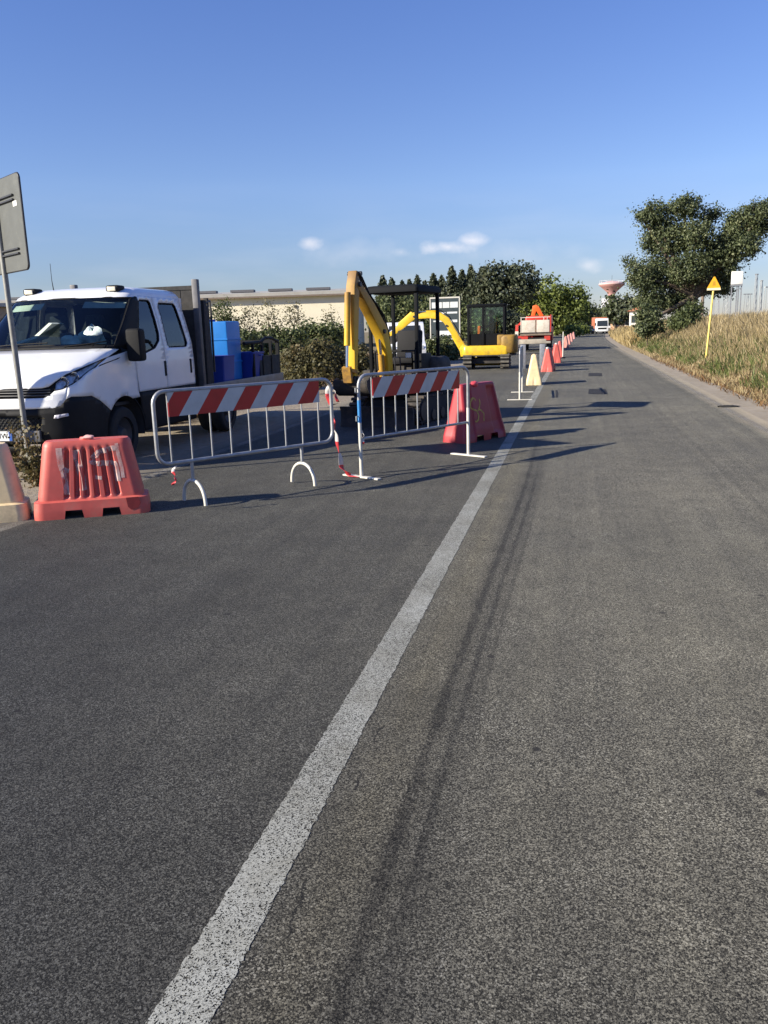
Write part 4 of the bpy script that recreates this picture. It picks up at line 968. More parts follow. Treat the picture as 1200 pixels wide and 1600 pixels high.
# cab interior
MB().prism([(1.04, 1.455), (1.55, 1.45), (1.62, 1.22), (1.60, .95), (1.10, .95)], -.86, .86, 0).build('dashboard', M_int, truck, bevel=.03)
MB().box((-.9, 1.2, .72), (.9, 3.33, .76)).box((-.86, 3.25, .76), (.86, 3.275, 2.08)).build('cab_floor_and_lining', M_int, truck)
for (x, y) in ((-.55, 2.1), (.0, 2.12), (.55, 2.1), (-.55, 3.02), (0, 3.02), (.55, 3.02)):
    st = MB().box((x-.24, y-.28, .95), (x+.24, y+.2, 1.12)).build('seat', mat('seat_fabric', (.045, .05, .06), .9, var=.3, vs=20), truck, bevel=.04)
    MB().box((x-.23, y+.12, 1.12), (x+.23, y+.26, 1.66), Matrix.Rotation(R(-10), 3, 'X')).build('backrest', MATS['seat_fabric'], st, bevel=.04)
    MB().box((x-.13, y+.24, 1.70), (x+.13, y+.33, 1.90)).build('headrest', MATS['seat_fabric'], st, bevel=.035)
sw = [(.52+.19*math.cos(R(a)), 1.72+.09*math.sin(R(a)), 1.42+.16*math.sin(R(a))) for a in range(0, 360, 20)]
MB().tube(sw, .016, 8, closed=True).tube([(.52, 1.56, 1.30), (.52, 1.72, 1.42)], .03, 8).build('steering_wheel', M_black, truck, smooth=60)
# chassis, bed
MB().box((-.46, 1.6, .48), (-.36, 7.05, .66)).box((.36, 1.6, .48), (.46, 7.05, .66)).box((-.36, 4.6, .5), (.36, 4.75, .64)).box((-.36, 6.9, .5), (.36, 7.0, .64)).build('chassis', M_steel, truck)
MB().box((.50, 2.6, .38), (.90, 3.45, .66)).build('fuel_tank', M_black, truck, bevel=.05)
MB().box((-1.04, 3.52, .70), (1.04, 7.15, .76)).build('bed_subframe', M_steel, truck)
for i in range(14):
    x0 = -1.04+i*2.08/14; MB().box((x0+.003, 3.52, .762), (x0+2.08/14-.003, 7.15, .80)).build('bed_plank', M_wood, truck)
MB().box((1.045, 3.52, .67), (1.075, 7.15, .83)).build('bed_edge_rail', mat('bed_rail_steel', (.20, .20, .21), .5, .5, var=.2, dirt=(.15, .1, .07), dirt_amt=.4), truck, bevel=.005)
MB().box((-1.075, 3.52, .67), (-1.045, 7.15, .83)).build('bed_edge_rail', MATS['bed_rail_steel'], truck, bevel=.005)
M_hb = mat('old_board_grey', (.032, .031, .031), .85, var=.35, vs=12, dirt=(.09, .07, .055), dirt_amt=.3, dirt_scale=6)
hbd = MB().box((-1.0, 3.55, .80), (1.0, 3.60, .86)).build('headboard', M_hb, truck); MB().box((-1.0, 3.55, 2.25), (1.0, 3.60, 2.31)).build('top_rail', M_hb, hbd)
for i in range(9):
    x0 = -1.0+i*.222; MB().box((x0+.006, 3.56, .86), (x0+.216, 3.59, 2.25)).build('board', M_hb, hbd)
for x in (-1.02, 1.02):
    MB().box((x-.045, 3.535, .80), (x+.045, 3.625, 2.40)).build('headboard_post', mat('post_steel', (.10, .10, .11), .55, .4, var=.3), truck, bevel=.01)
# boards and poles stacked upright against the headboard
for i, (x, y, h_, w_) in enumerate(((1.03, 3.72, 2.10, .10), (1.00, 3.86, 2.02, .09), (.98, 3.98, 2.14, .06))):
    MB().box((x-.03, y, .80), (x+.03, y+w_, h_), Matrix.Rotation(R(-2+i), 3, 'X')).build('side_stake', M_hb, truck, bevel=.006)
MB().tube([(1.0, 3.68, 2.02), (1.0, 3.9, 2.06), (1.0, 4.1, 2.10), (1.0, 4.12, 1.9), (1.0, 4.1, 1.0)], .018, 6).build('stake_rail', M_steel, truck, smooth=60)
# rear frame rack
rk = MB()
for x in (-1.0, 1.0): rk.box((x-.03, 7.06, .80), (x+.03, 7.13, 1.46))
rk.box((-1.0, 7.06, 1.40), (1.0, 7.13, 1.46)); rk.build('rear_rack', M_black, truck)
sd = MB(); sd.tube([(1.02, 5.35, 1.42), (1.02, 5.7, 1.42), (1.02, 6.15, 1.43), (1.02, 6.4, 1.50), (1.02, 6.75, 1.49), (1.02, 7.08, 1.42)], .028, 8)
for y in (5.75, 6.2, 6.65): sd.box((1.0, y-.025, .80), (1.045, y+.025, 1.44))
sd.build('side_rack', M_black, truck, smooth=45)
MB().box((1.0, 6.05, .82), (1.03, 7.06, 1.18)).build('dropside_panel', M_hb, truck)
# wheels
def wheel(x, y, r_, w_, parent, dual=False):
    s = 1 if x > 0 else -1
    for k in ((0, 1) if dual else (0,)):
        xc = x-s*k*(w_+.03)
        W = thing_part('wheel', parent, (xc, y, r_))
        prof = [(.62*r_, -w_/2), (.90*r_, -w_/2), (.97*r_, -w_*.42), (r_, -w_*.30), (r_, w_*.30), (.97*r_, w_*.42), (.90*r_, w_/2), (.62*r_, w_/2), (.62*r_, -w_/2)]
        MB().lathe(prof, 36, 'x').build('tyre', M_rub, W, smooth=30)
        q = [(.62*r_, -w_*.45), (.60*r_, w_*.35), (.55*r_, w_*.25), (.32*r_, w_*.05), (.25*r_, w_*.25), (.20*r_, w_*.40), (.001, w_*.42)]
        if s < 0: q = [(a, -b) for a, b in q]
        MB().lathe(q, 28, 'x').build('rim', mat('wheel_steel', (.07, .07, .075), .55, .4, var=.2, dirt=(.1, .08, .06), dirt_amt=.4), W, smooth=30)
def thing_part(name, parent, loc):
    o = bpy.data.objects.new(name, None); C.objects.link(o); o.parent = parent; o.location = loc; o.empty_display_size = .1; return o
for s in (1, -1): wheel(s*.86, ARC[0], .355, .225, truck); wheel(s*.90, 4.58, .355, .20, truck, True)
for s in (1, -1): MB().box((s*.80-.19, 4.15, .62), (s*.80+.19, 5.02, .655)).build('mudguard', M_black, truck, bevel=.01)

# load on the bed and loose items on the dashboard
bt = thing('blue_tank', 'bright blue upright box tank standing on the truck bed', 'tank', (TX+.22, TY+5.36, .80))
M_bl = mat('bright_blue_plastic', (.012, .19, .60), .45, var=.08); M_bl2 = mat('dark_blue_plastic', (.018, .05, .33), .5, var=.1)
MB().box((-.62, -.30, .0), (.62, .30, 1.00)).build('body', M_bl, bt, bevel=.03)
for z in (.30, .68): MB().box((-.63, -.31, z), (.63, .31, z+.03)).build('rib', M_bl, bt, bevel=.008)
MB().cyl((.2, 0, .99), (.2, 0, 1.04), .09, n=16).build('cap', M_bl2, bt, bevel=.005)
bx = thing('blue_bin', 'dark blue open plastic bin on the truck bed behind the bright blue tank', 'bin', (TX+.70, TY+5.98, .80))
bb = MB(); bb.loft([[(x*k, y*k, z) for x, y in rrect(.34, .28, .04)] for z, k in ((0, .88), (.02, .9), (.42, 1.0), (.44, 1.04), (.46, 1.04), (.455, .96), (.05, .86))], True, True); bb.build('body', M_bl2, bx, smooth=35)
for s in (-1, 1): MB().tube([(.365*s, -.08, .40), (.40*s, -.06, .40), (.40*s, .06, .40), (.365*s, .08, .40)], .012, 6).build('handle', M_bl2, bx)
b3 = thing('blue_crate', 'dark blue crate on the truck bed below the bright blue tank', 'crate', (TX+.78, TY+4.72, .80))
MB().loft([[(x*k, y*k, z) for x, y in rrect(.22, .24, .03)] for z, k in ((0, .92), (.40, 1.0), (.43, 1.04), (.44, 1.0), (.44, .95), (.05, .88))], True, True).build('body', M_bl2, b3, smooth=35)
def bag(label, loc, r_, seed, col, name='plastic_bag', cat='bag'):
    o = MB().blob((0, 0, r_[2]*.92), r_, seed, .28, 16, 10).build(name, mat('bag_%d' % seed, col, .5, var=.2, vs=12, bump=.5, bs_=18), None, smooth=50)
    o.location = loc; tag(o, label, cat); return o
bag('larger crumpled pale bag on the dashboard at the driver side', (TX+.62, TY+1.30, 1.452), (.16, .12, .14), 21, (.62, .72, .68))
bag('smaller crumpled pale bag on the dashboard beside the larger one', (TX+.34, TY+1.26, 1.452), (.14, .10, .085), 22, (.62, .72, .68))
pap = thing('paper_stack', 'pale papers lying open on the truck dashboard near the middle', 'papers', (TX-.15, TY+1.28, 1.452))
for i in range(5):
    MB().box((-.28+.03*i, -.14, .006*i), (.22-.02*i, .12, .006*i+.005), Matrix.Rotation(R(8*i-14), 3, 'Z')).build('sheet', mat('pale_paper', (.66, .74, .64), .8, var=.05), pap)
fl = MB().prism([(-.42, .03), (.05, .14), (.30, .32), (.26, .33), (.02, .165), (-.42, .06)], -.12, .14, 1).build('folded_sheet', MATS['pale_paper'], pap)
sk = bag('white sack lying on top of the bright blue tank', (TX+.05, TY+5.36, 1.80), (.22, .16, .11), 31, (.7, .7, .68), 'sack', 'sack')

# weeds round the sign pole
def leaf_cloud(centers, sig, per, size, rng=RNG):
    c = np.repeat(np.asarray(centers, float), per, 0); n = len(c)
    p = c+rng.normal(0, 1, (n, 3))*np.asarray(sig)
    return p
def leaf_quads(name, p, size, material, parent=None, aspect=1.5, up=0.0, out=None):
    n = len(p); s = size*RNG.uniform(.6, 1.35, n)
    nrm = RNG.normal(0, 1, (n, 3)); nrm[:, 2] += up
    if out is not None: nrm += out
    nrm /= np.linalg.norm(nrm, axis=1)[:, None]+1e-9
    r_ = RNG.normal(0, 1, (n, 3)); a = np.cross(nrm, r_); a /= np.linalg.norm(a, axis=1)[:, None]+1e-9; b = np.cross(nrm, a)
    a *= (s*aspect/2)[:, None]; b *= (s/2)[:, None]; k = nrm*(s*.18)[:, None]
    V = np.stack([p-a, p-b+k, p+a, p+b+k], 1).reshape(-1, 3)
    Fq = np.arange(4*n).reshape(-1, 4)
    return arrays(name, V, Fq, material, parent)
M_weedleaf = leafmat('roadside_weed_leaf', (.05, .055, .02), (.16, .12, .05), (.28, .18, .09), 6, .3)
wd = thing('weed_clump', 'dry leafy weed clump round the foot of the sign pole', 'plant', (-5.76, 7.99, 0))
st = MB(); cs = []
for i in range(17):
    a, r_ = random.uniform(0, 6.28), random.uniform(.05, .22); h_ = random.uniform(.2, .66)
    tip = Vector((r_*1.3*math.cos(a), r_*.7*math.sin(a)-.05, h_)); st.tube([(tip.x*.25, tip.y*.25, -.02), (tip.x*.6, tip.y*.6, h_*.6), tip], [.006, .005, .002], 4)
    cs += [tuple(tip), (tip.x*.7, tip.y*.7, h_*.65), (tip.x*.5, tip.y*.5, h_*.3)]
st.build('stems', mat('weed_stem', (.16, .11, .05), .9), wd)
leaf_quads('leaves', leaf_cloud(cs, (.05, .045, .05), 20, .03), .028, M_weedleaf, wd, up=.5)

# ================================================================== excavators
def track_shape(length, hgt, n=7):
    r_ = hgt/2; pts = []
    for i in range(n+1): a = R(-90+180*i/n); pts.append((length/2-r_+r_*math.cos(a), r_+r_*math.sin(a)))
    for i in range(n+1): a = R(90+180*i/n); pts.append((-length/2+r_+r_*math.cos(a), r_+r_*math.sin(a)))
    return pts
def track(parent, xc, w, length, hgt, material):
    """one crawler: belt of pads round rollers, along local y"""
    T = thing_part('track', parent, (xc, 0, 0))
    MB().prism(track_shape(length-.06, hgt-.06), -w*.44, w*.44, 0).build('belt', M_rub, T).location = (0, 0, .03)
    pads = MB(); ol = track_shape(length, hgt, 6); k = 0
    dense = []
    for (a, b) in zip(ol, ol[1:]+ol[:1]):
        n = max(1, int(math.hypot(b[0]-a[0], b[1]-a[1])/.085))
        for i in range(n): dense.append(((a[0]+(b[0]-a[0])*i/n, a[1]+(b[1]-a[1])*i/n), math.atan2(b[1]-a[1], b[0]-a[0])))
    for (p, ang) in dense:
        m_ = Matrix.Rotation(ang, 3, 'X'); pads.box((-w/2, p[0]-.028, p[1]-.02), (w/2, p[0]+.028, p[1]+.02), m_)
    for v in range(len(pads.v)): pads.v[v] = (pads.v[v][0], pads.v[v][1], max(0.0, pads.v[v][2]))
    tag(pads.build('pads', material, T, smooth=0), kind='stuff')
    for i in range(4):
        y = -length/2+hgt*.5+(length-hgt)*i/3; rr_ = hgt*.34 if i in (0, 3) else hgt*.2
        MB().cyl((-w*.52, y, hgt*.5 if i in (0, 3) else hgt*.28), (w*.52, y, hgt*.5 if i in (0, 3) else hgt*.28), rr_, n=16).build('roller', M_steel, T, smooth=40)
    return T
def thick_line(pts, ws):
    """polygon round a bent centre line with widths"""
    P = [Vector(p).to_2d() for p in pts]; Lp = []; Rp = []
    for i, p in enumerate(P):
        t = (P[min(i+1, len(P)-1)]-P[max(i-1, 0)]).normalized(); n = Vector((-t.y, t.x)); Lp.append(p+n*ws[i]/2); Rp.append(p-n*ws[i]/2)
    return [tuple(v) for v in Lp+Rp[::-1]]
def ram(parent, p0, p1, r_, frac=.55, x=0.0, body=None, name='ram'):
    a, b = Vector((x, *p0)), Vector((x, *p1)); m_ = a.lerp(b, frac)
    o = MB().cyl(a, m_, r_, n=12).build(name, body or M_yel, parent, smooth=40)
    MB().cyl(m_, b, r_*.5, n=10).build('rod', M_chrome, o, smooth=40)
    return o
def bucket(parent, pv, w, size, ang, material, teeth=5):
    """bucket hanging from pv=(y,z): curved shell with two side plates and teeth; own axes rotated by ang"""
    B = thing_part('bucket', parent, (0, pv[0], pv[1])); B.rotation_euler = (ang, 0, 0); s = size
    prof = [(.10, .0), (.16, -.18), (.10, -.42), (-.08, -.60), (-.36, -.66), (-.62, -.56)]
    q = [(a*s, b*s) for a, b in prof]; th = .03*s
    sh = MB(); inner = [(a-th*.6, b+th) for a, b in q]
    sh.prism(q+inner[::-1], -w/2, w/2, 0).build('shell', material, B)
    for x in (-w/2, w/2):
        MB().prism(q+[(-.60*s, -.38*s), (-.20*s, -.02*s)], x-.012, x+.012, 0).build('side_plate', material, B)
    for i in range(teeth):
        x = -w/2+w*(i+.5)/teeth; MB().prism([(-.58*s, -.60*s), (-.58*s, -.54*s), (-.76*s, -.50*s)], x-.02, x+.02, 0).build('tooth', M_steel, B)
    MB().prism([(-.12*s, -.10*s), (.12*s, -.12*s), (.10*s, .10*s), (-.02*s, .12*s)], -.09, -.06, 0).prism([(-.12*s, -.10*s), (.12*s, -.12*s), (.10*s, .10*s), (-.02*s, .12*s)], .06, .09, 0).build('lug', material, B)
    return B
def half_muddy(name):
    mt, nt, N, L, b = nodes_of(name); tc = N.new('ShaderNodeTexCoord'); sp = N.new('ShaderNodeSeparateXYZ'); L.new(tc.outputs['Object'], sp.inputs[0])
    nz = N.new('ShaderNodeTexNoise'); nz.inputs['Scale'].default_value = 5; nz.inputs['Detail'].default_value = 8; nz.inputs['Roughness'].default_value = .7; L.new(tc.outputs['Object'], nz.inputs['Vector'])
    a = N.new('ShaderNodeMath'); a.operation = 'MULTIPLY_ADD'; a.inputs[1].default_value = 1.1; L.new(nz.outputs[0], a.inputs[0]); L.new(sp.outputs[2], a.inputs[2])
    r = N.new('ShaderNodeValToRGB'); e = r.color_ramp.elements; e[0].position = .55; e[0].color = (.68, .43, .02, 1); e[1].position = .86; e[1].color = (.22, .12, .035, 1); k = e.new(.70); k.color = (.50, .28, .025, 1)
    d = N.new('ShaderNodeMath'); d.operation = 'MULTIPLY'; d.inputs[1].default_value = 1/3.4; L.new(a.outputs[0], d.inputs[0]); L.new(d.outputs[0], r.inputs[0]); L.new(r.outputs[0], b.inputs['Base Color']); b.inputs['Roughness'].default_value = .6; return mt
M_boom = half_muddy('yellow_with_brown_mud')
M_mud = mat('muddy_black_steel', (.035, .032, .03), .8, var=.3, dirt=(.12, .09, .065), dirt_amt=.4, dirt_scale=5)
M_pad = mat('dusty_track_pads', (.035, .033, .032), .9, var=.3, dirt=(.15, .12, .09), dirt_amt=.5, dirt_scale=5)
M_canopy = mat('canopy_black', (.007, .008, .010), .7, var=.2, spec=.12)
M_fadedseat = mat('black_vinyl', (.012, .012, .014), .7, spec=.2)
def small_excavator():
    e = thing('mini_excavator', 'older mini excavator with black canopy and muddy raised arm, facing the camera', 'excavator', (-2.93, 14.55, 0), R(168), 'yellow excavators')
    for s in (-1, 1): track(e, s*.52, .26, 1.75, .46, M_pad)
    MB().box((-.42, -.55, .20), (.42, .55, .40)).cyl((0, 0, .38), (0, 0, .54), .36, n=28).build('undercarriage', M_mud, e, smooth=40)
    bl = MB().prism([(1.12, .02), (1.20, .0), (1.17, .12), (1.16, .22), (1.20, .34), (1.15, .34), (1.11, .20)], -.66, .66, 0).build('dozer_blade', M_mud, e)
    for s in (-1, 1): MB().prism([(.5, .22), (.5, .30), (1.13, .20), (1.13, .12)], s*.42-.03, s*.42+.03, 0).build('blade_arm', M_mud, bl)
    # upper body
    out = rrect(.62, .78, .22, 6, 0, -.12)
    MB().loft([[(x, y, z) for x, y in out] for z in (.54, .60)]).build('deck', M_yelold, e)
    rear = [(x*.98, y, ) for x, y in rrect(.62, .38, .22, 6, 0, -.56)]
    MB().loft([[(x*k, y*k-(1-k)*.5, z) for x, y in rear] for z, k in ((.605, 1), (.66, 1.02), (.98, 1.0), (1.06, .95), (1.09, .86))]).build('engine_cover', M_mud, e, smooth=45)
    MB().box((-.60, -.2, .605), (-.34, .52, .78)).build('side_tank', M_yelold, e, bevel=.03)
    MB().box((.36, -.2, .605), (.60, .40, .90)).build('side_cover', M_mud, e, bevel=.03)
    # seat, consoles, levers
    st_ = MB().box((-.24, -.30, .98), (.24, .16, 1.10)).build('seat', M_fadedseat, e, bevel=.04); MB().box((-.23, -.38, 1.08), (.23, -.26, 1.56), Matrix.Rotation(R(8), 3, 'X')).build('backrest', M_fadedseat, st_, bevel=.04)
    MB().box((-.2, -.22, .605), (.2, .1, .98)).build('seat_pedestal', M_mud, e)
    for s in (-1, 1):
        c_ = MB().box((s*.36-.08, -.25, .78), (s*.36+.08, .22, 1.16)).build('console', M_black, e, bevel=.02)
        MB().cyl((s*.36, .15, 1.15), (s*.34, .20, 1.36), .013, n=8).build('lever', M_black, c_); MB().blob((s*.34, .21, 1.38), (.028, .028, .045), 2, .02).build('knob', M_black, c_)
    for x in (-.16, -.06, .06, .16):
        MB().cyl((x, .44, .60), (x, .50, 1.12), .012, n=8).build('travel_lever', M_steel, e)
    MB().tube([(-.44, .48, .60), (-.44, .50, 1.22), (.30, .50, 1.22), (.30, .48, .60)], .02, 8).build('grab_rail', M_black, e, smooth=60)
    lp = MB().box((-.40, .505, 1.10), (-.28, .55, 1.20)).build('work_lamp', M_black, e, bevel=.01); MB().box((-.39, .551, 1.11), (-.29, .556, 1.19)).build('lens', mat('lamp_lens_pale', (.7, .68, .6), .3), lp)
    # white plate by the operator's feet
    MB().box((.06, .515, .62), (.20, .53, .86)).build('white_plate', M_wpole, e)
    # canopy
    cw, y0, y1, zt = .43, -.60, .38, 2.25
    for x in (-cw, cw):
        for y in (y0, y1): MB().box((x-.028, y-.028, .60 if y > 0 else 1.05), (x+.028, y+.028, zt)).build('canopy_post', M_canopy, e, bevel=.006)
    MB().loft([[(x*k, y*k+(1-k)*-.1, z) for x, y in rrect(.49, .56, .05, 4, 0, -.11)] for z, k in ((zt-.07, .98), (zt-.06, 1), (zt, 1), (zt+.05, .93), (zt+.06, .8))]).build('canopy_roof', M_canopy, e, smooth=40)
    # boom: swing bracket, boom, dipper, rams
    bxo = -.03
    MB().prism([(.58, .50), (.86, .50), (.92, .70), (.80, .92), (.62, .86)], bxo-.15, bxo+.15, 0).build('swing_bracket', M_yelold, e, bevel=.02)
    boom = MB().prism(thick_line([(.76, .74), (.80, 1.20), (.96, 1.54), (1.40, 1.92), (1.86, 2.26)], [.17, .21, .23, .19, .13]), bxo-.085, bxo+.085, 0).build('boom', M_boom, e, bevel=.02)
    ram(boom, (.92, .62), (1.02, 1.55), .05, .6, bxo, M_yelold, 'boom_ram')
    dip = MB().prism(thick_line([(1.88, 2.46), (1.92, 2.22), (1.98, 1.70), (2.06, .86)], [.08, .18, .16, .10]), bxo-.075, bxo+.075, 0).build('dipper', M_boom, e, bevel=.02)
    ram(boom, (1.10, 1.78), (1.84, 2.42), .045, .65, bxo, M_yelold, 'dipper_ram')
    ram(dip, (2.10, 2.14), (2.22, 1.02), .048, .7, bxo, M_boom, 'bucket_ram')
    MB().prism([(2.20, 1.05), (2.26, 1.03), (2.22, .80), (2.16, .80)], bxo-.07, bxo+.07, 0).build('link', M_yelold, dip)
    MB().prism([(2.02, .98), (2.22, 1.02), (2.23, .97), (2.04, .93)], bxo-.085, bxo+.085, 0).build('link', M_yelold, dip)
    for k in range(3):
        o_ = .03*(k-1); MB().tube([(bxo+o_, .68, .95), (bxo+o_-.02, .74, 1.5), (bxo+o_-.03, .94, 1.80), (bxo+o_, 1.42, 2.14), (bxo+o_, 1.66, 2.38), (bxo+o_, 1.78, 2.42), (bxo+o_, 1.86, 2.30)], .014, 6).build('hose', M_black, boom, smooth=60)
    MB().blob((bxo+.10, 1.02, 1.60), (.03, .04, .04), 4, .05).build('boom_lamp', mat('lamp_grey', (.5, .5, .5), .3), boom)
    for (y, z) in ((.76, .74), (1.02, 1.55), (1.86, 2.26), (1.84, 2.42), (2.06, .86), (.92, .62)): MB().cyl((bxo-.115, y, z), (bxo+.115, y, z), .035, n=12).build('pin', M_steel, boom, smooth=40)
    b = bucket(e, (2.10, .84), .56, .48, R(-20), M_mud)
    b.location.x = bxo
    return e
exc1 = small_excavator()

def cab_excavator():
    e = thing('mini_excavator', 'clean yellow excavator with closed black cab, standing sideways across the lane', 'excavator', (-3.35, 33.6, 0), R(92), 'yellow excavators')
    u = thing_part('undercarriage', e, (0, 0, 0)); u.rotation_euler = (0, 0, R(90))
    M_pad2 = mat('dusty_pale_pads', (.12, .11, .09), .9, var=.4, vs=14, dirt=(.05, .045, .04), dirt_amt=.5)
    for s in (-1, 1):
        MB().prism(track_shape(1.95, .50), s*.72-.15, s*.72+.15, 0).build('track', M_rub, u)
        pads = MB(); ol = track_shape(2.01, .56, 6); 
        for (a, b) in zip(ol, ol[1:]+ol[:1]):
            n = max(1, int(math.hypot(b[0]-a[0], b[1]-a[1])/.11))
            for i in range(n):
                p = (a[0]+(b[0]-a[0])*i/n, a[1]+(b[1]-a[1])*i/n); pads.box((s*.72-.165, p[0]-.035, p[1]-.03), (s*.72+.165, p[0]+.035, p[1]+.03), Matrix.Rotation(math.atan2(b[1]-a[1], b[0]-a[0]), 3, 'X'))
        pads.v = [(v[0], v[1], max(0, v[2])) for v in pads.v]
        tag(pads.build('pads', M_pad2, u, smooth=0), kind='stuff')
    MB().box((-.58, -.6, .22), (.58, .6, .42)).cyl((0, 0, .40), (0, 0, .52), .42, n=28).build('frame', M_mud, u, smooth=40)
    MB().box((-.86, -1.16, .06), (.86, -1.10, .42)).build('blade', M_yel, u, bevel=.02)
    # upper: forward +y
    MB().loft([[(x, y, z) for x, y in rrect(.80, 1.02, .30, 6, 0, -.10)] for z in (.50, .56)]).build('deck', M_mud, e)
    MB().loft([[(x*k, (y+.1)*k-.1, z) for x, y in rrect(.81, .92, .18, 6, 0, .02)] for z, k in ((.545, .99), (.58, 1.0), (.86, 1.0), (.90, .97))]).build('side_skirt', M_yel, e, smooth=40)
    MB().loft([[(x*k, (y+.8)*k-.8, z) for x, y in rrect(.80, .36, .26, 6, 0, -.82)] for z, k in ((.60, .94), (.66, 1.0), (1.18, 1.0), (1.26, .96), (1.29, .88))]).build('counterweight', mat('dirty_ochre', (.34, .20, .03), .6, var=.2, dirt=(.10, .07, .04), dirt_amt=.6), e, smooth=40)
    MB().box((-.76, -.70, .905), (.76, -.42, 1.30)).build('engine_hood', MATS['dirty_ochre'], e, bevel=.05)
    # cab on the left (camera side): frame posts, roof, glass
    cx0, cx1, cy0, cy1, zt = -.30, .72, -.66, .72, 2.45
    # camera side is local +x after the quarter turn
    P_ = [(cx0, cy0), (cx1, cy0), (cx1, cy1), (cx0, cy1), (cx1, .14), (cx0, .14)]
    for (x, y) in P_: MB().box((x-.045, y-.045, .90), (x+.045, y+.045, zt-.06)).build('cab_post', M_canopy, e, bevel=.012)
    MB().loft([[(x*k+.21, y*k+.03, z) for x, y in rrect(.58, .77, .10, 4)] for z, k in ((zt-.09, .97), (zt-.05, 1), (zt, 1), (zt+.03, .94))]).build('cab_roof', M_canopy, e, smooth=40)
    for (lo, hi) in (((cx1-.005, .18, .92), (cx1+.005, cy1-.04, 1.12)), ((cx1-.005, cy0+.04, .92), (cx1+.005, .10, 1.42)), ((cx0-.005, cy0, .92), (cx0+.005, cy1, 1.35)), ((cx0+.04, cy0-.005, .92), (cx1-.04, cy0+.005, 1.5))):
        MB().box(lo, hi).build('lower_panel', M_canopy, e)
    gl = glass('cab_glass', (.86, .95, .90))
    for (lo, hi) in (((cx1-.002, .185, 1.12), (cx1+.002, cy1-.045, zt-.1)), ((cx1-.002, cy0+.045, 1.42), (cx1+.002, .095, zt-.1)), ((cx0-.002, cy0+.045, 1.35), (cx0+.002, cy1-.045, zt-.1)), ((cx0+.045, cy1-.002, .95), (cx1-.045, cy1+.002, zt-.1)), ((cx0+.045, cy0-.002, 1.5), (cx1-.045, cy0+.002, zt-.1))):
        MB().box(lo, hi).build('cab_window', gl, e)
    MB().box((cx1-.02, .10, 1.60), (cx1+.03, .17, 1.66)).build('door_handle', M_steel, e)
    s_ = MB().box((-.02, -.30, 1.10), (.46, .14, 1.24)).build('seat', M_fadedseat, e, bevel=.04); MB().box((.0, -.42, 1.22), (.44, -.30, 1.80)).build('backrest', M_fadedseat, s_, bevel=.04)
    MB().box((.05, -.22, .905), (.40, .05, 1.10)).build('seat_pedestal', M_black, e)
    for x, ye in ((-.10, .28), (.54, .52)): MB().box((x-.06, -.2, .905), (x+.06, ye, 1.30)).build('console', M_black, e, bevel=.02)
    MB().tube([(cx1+.04, cy1, 1.2), (cx1+.10, cy1+.02, 1.35), (cx1+.10, cy1+.02, 2.1), (cx1+.04, cy1, 2.2)], .016, 6).build('grab_rail', M_black, e, smooth=60)
    # warning triangle decal panel on the skirt
    MB().prism([(-.32, .92), (.06, .92), (-.13, 1.26)], cx1+.006, cx1+.010, 0).build('side_decal', mat('pale_green_decal', (.50, .55, .33), .5), e)
    MB().prism([(-.24, .955), (-.02, .955), (-.13, 1.16)], cx1+.0105, cx1+.013, 0).build('side_decal', mat('dark_green_decal', (.05, .09, .04), .5), e)
    # boom in three bends to the left of the picture
    bx_ = .05
    MB().prism([(.80, .50), (1.05, .48), (1.10, .80), (.95, .98), (.82, .90)], bx_-.16, bx_+.16, 0).build('boom_bracket', M_yel, e, bevel=.02)
    boom = MB().prism(thick_line([(.90, .78), (1.20, 1.22), (1.62, 1.92), (1.90, 2.10), (2.35, 2.13), (2.90, 2.09)], [.20, .24, .28, .28, .24, .19]), bx_-.11, bx_+.11, 0).build('boom', M_yel, e, bevel=.025)
    ram(boom, (1.02, .66), (1.60, 1.70), .055, .62, bx_, M_yel, 'boom_ram')
    dip = MB().prism(thick_line([(2.72, 2.22), (2.95, 2.12), (3.45, 1.72), (4.02, 1.28)], [.14, .28, .24, .16]), bx_-.09, bx_+.09, 0).build('dipper', M_yel, e, bevel=.025)
    ram(boom, (1.95, 2.29), (2.74, 2.26), .05, .6, bx_, M_yel, 'dipper_ram')
    ram(dip, (3.0, 2.26), (3.90, 1.52), .05, .62, bx_, M_yel, 'bucket_ram')
    MB().prism([(3.86, 1.54), (3.94, 1.50), (4.14, 1.26), (4.08, 1.22)], bx_-.08, bx_+.08, 0).build('link', M_yel, dip)
    for k in (-1, 1): MB().tube([(bx_+.04*k, .95, 1.0), (bx_+.04*k, 1.15, 1.5), (bx_+.04*k, 1.50, 2.05), (bx_+.04*k, 1.85, 2.31), (bx_+.04*k, 2.5, 2.34)], .016, 6).build('hose', M_black, boom, smooth=60)
    for (y, z) in ((.90, .78), (1.60, 1.70), (2.90, 2.09), (2.74, 2.26), (4.02, 1.28), (1.95, 2.29)): MB().cyl((bx_-.14, y, z), (bx_+.14, y, z), .045, n=12).build('pin', M_steel, boom, smooth=40)
    MB().prism(thick_line([(1.28, 1.36), (1.56, 1.80)], [.10, .10]), bx_+.111, bx_+.114, 0).build('boom_decal', M_black, boom)
    MB().box((.812, -.35, .62), (.816, .25, .80)).build('skirt_decal', mat('pale_decal', (.55, .50, .35), .5), e)
    MB().box((.812, -.585, .56), (.815, -.575, .88)).build('panel_joint', M_black, e)
    b = bucket(e, (4.06, 1.24), .60, .60, R(-55), M_mud); b.location.x = bx_
    return e
exc2 = cab_excavator()
jk = MB(); jk.prism([(-.13, 0), (.13, 0), (.12, .28), (.06, .36), (-.06, .36), (-.12, .28)], -.05, .05, 1)
jk = jk.build('work_jacket', mat('orange_fabric', (.75, .13, .02), .8, var=.15, vs=20), None, bevel=.02)
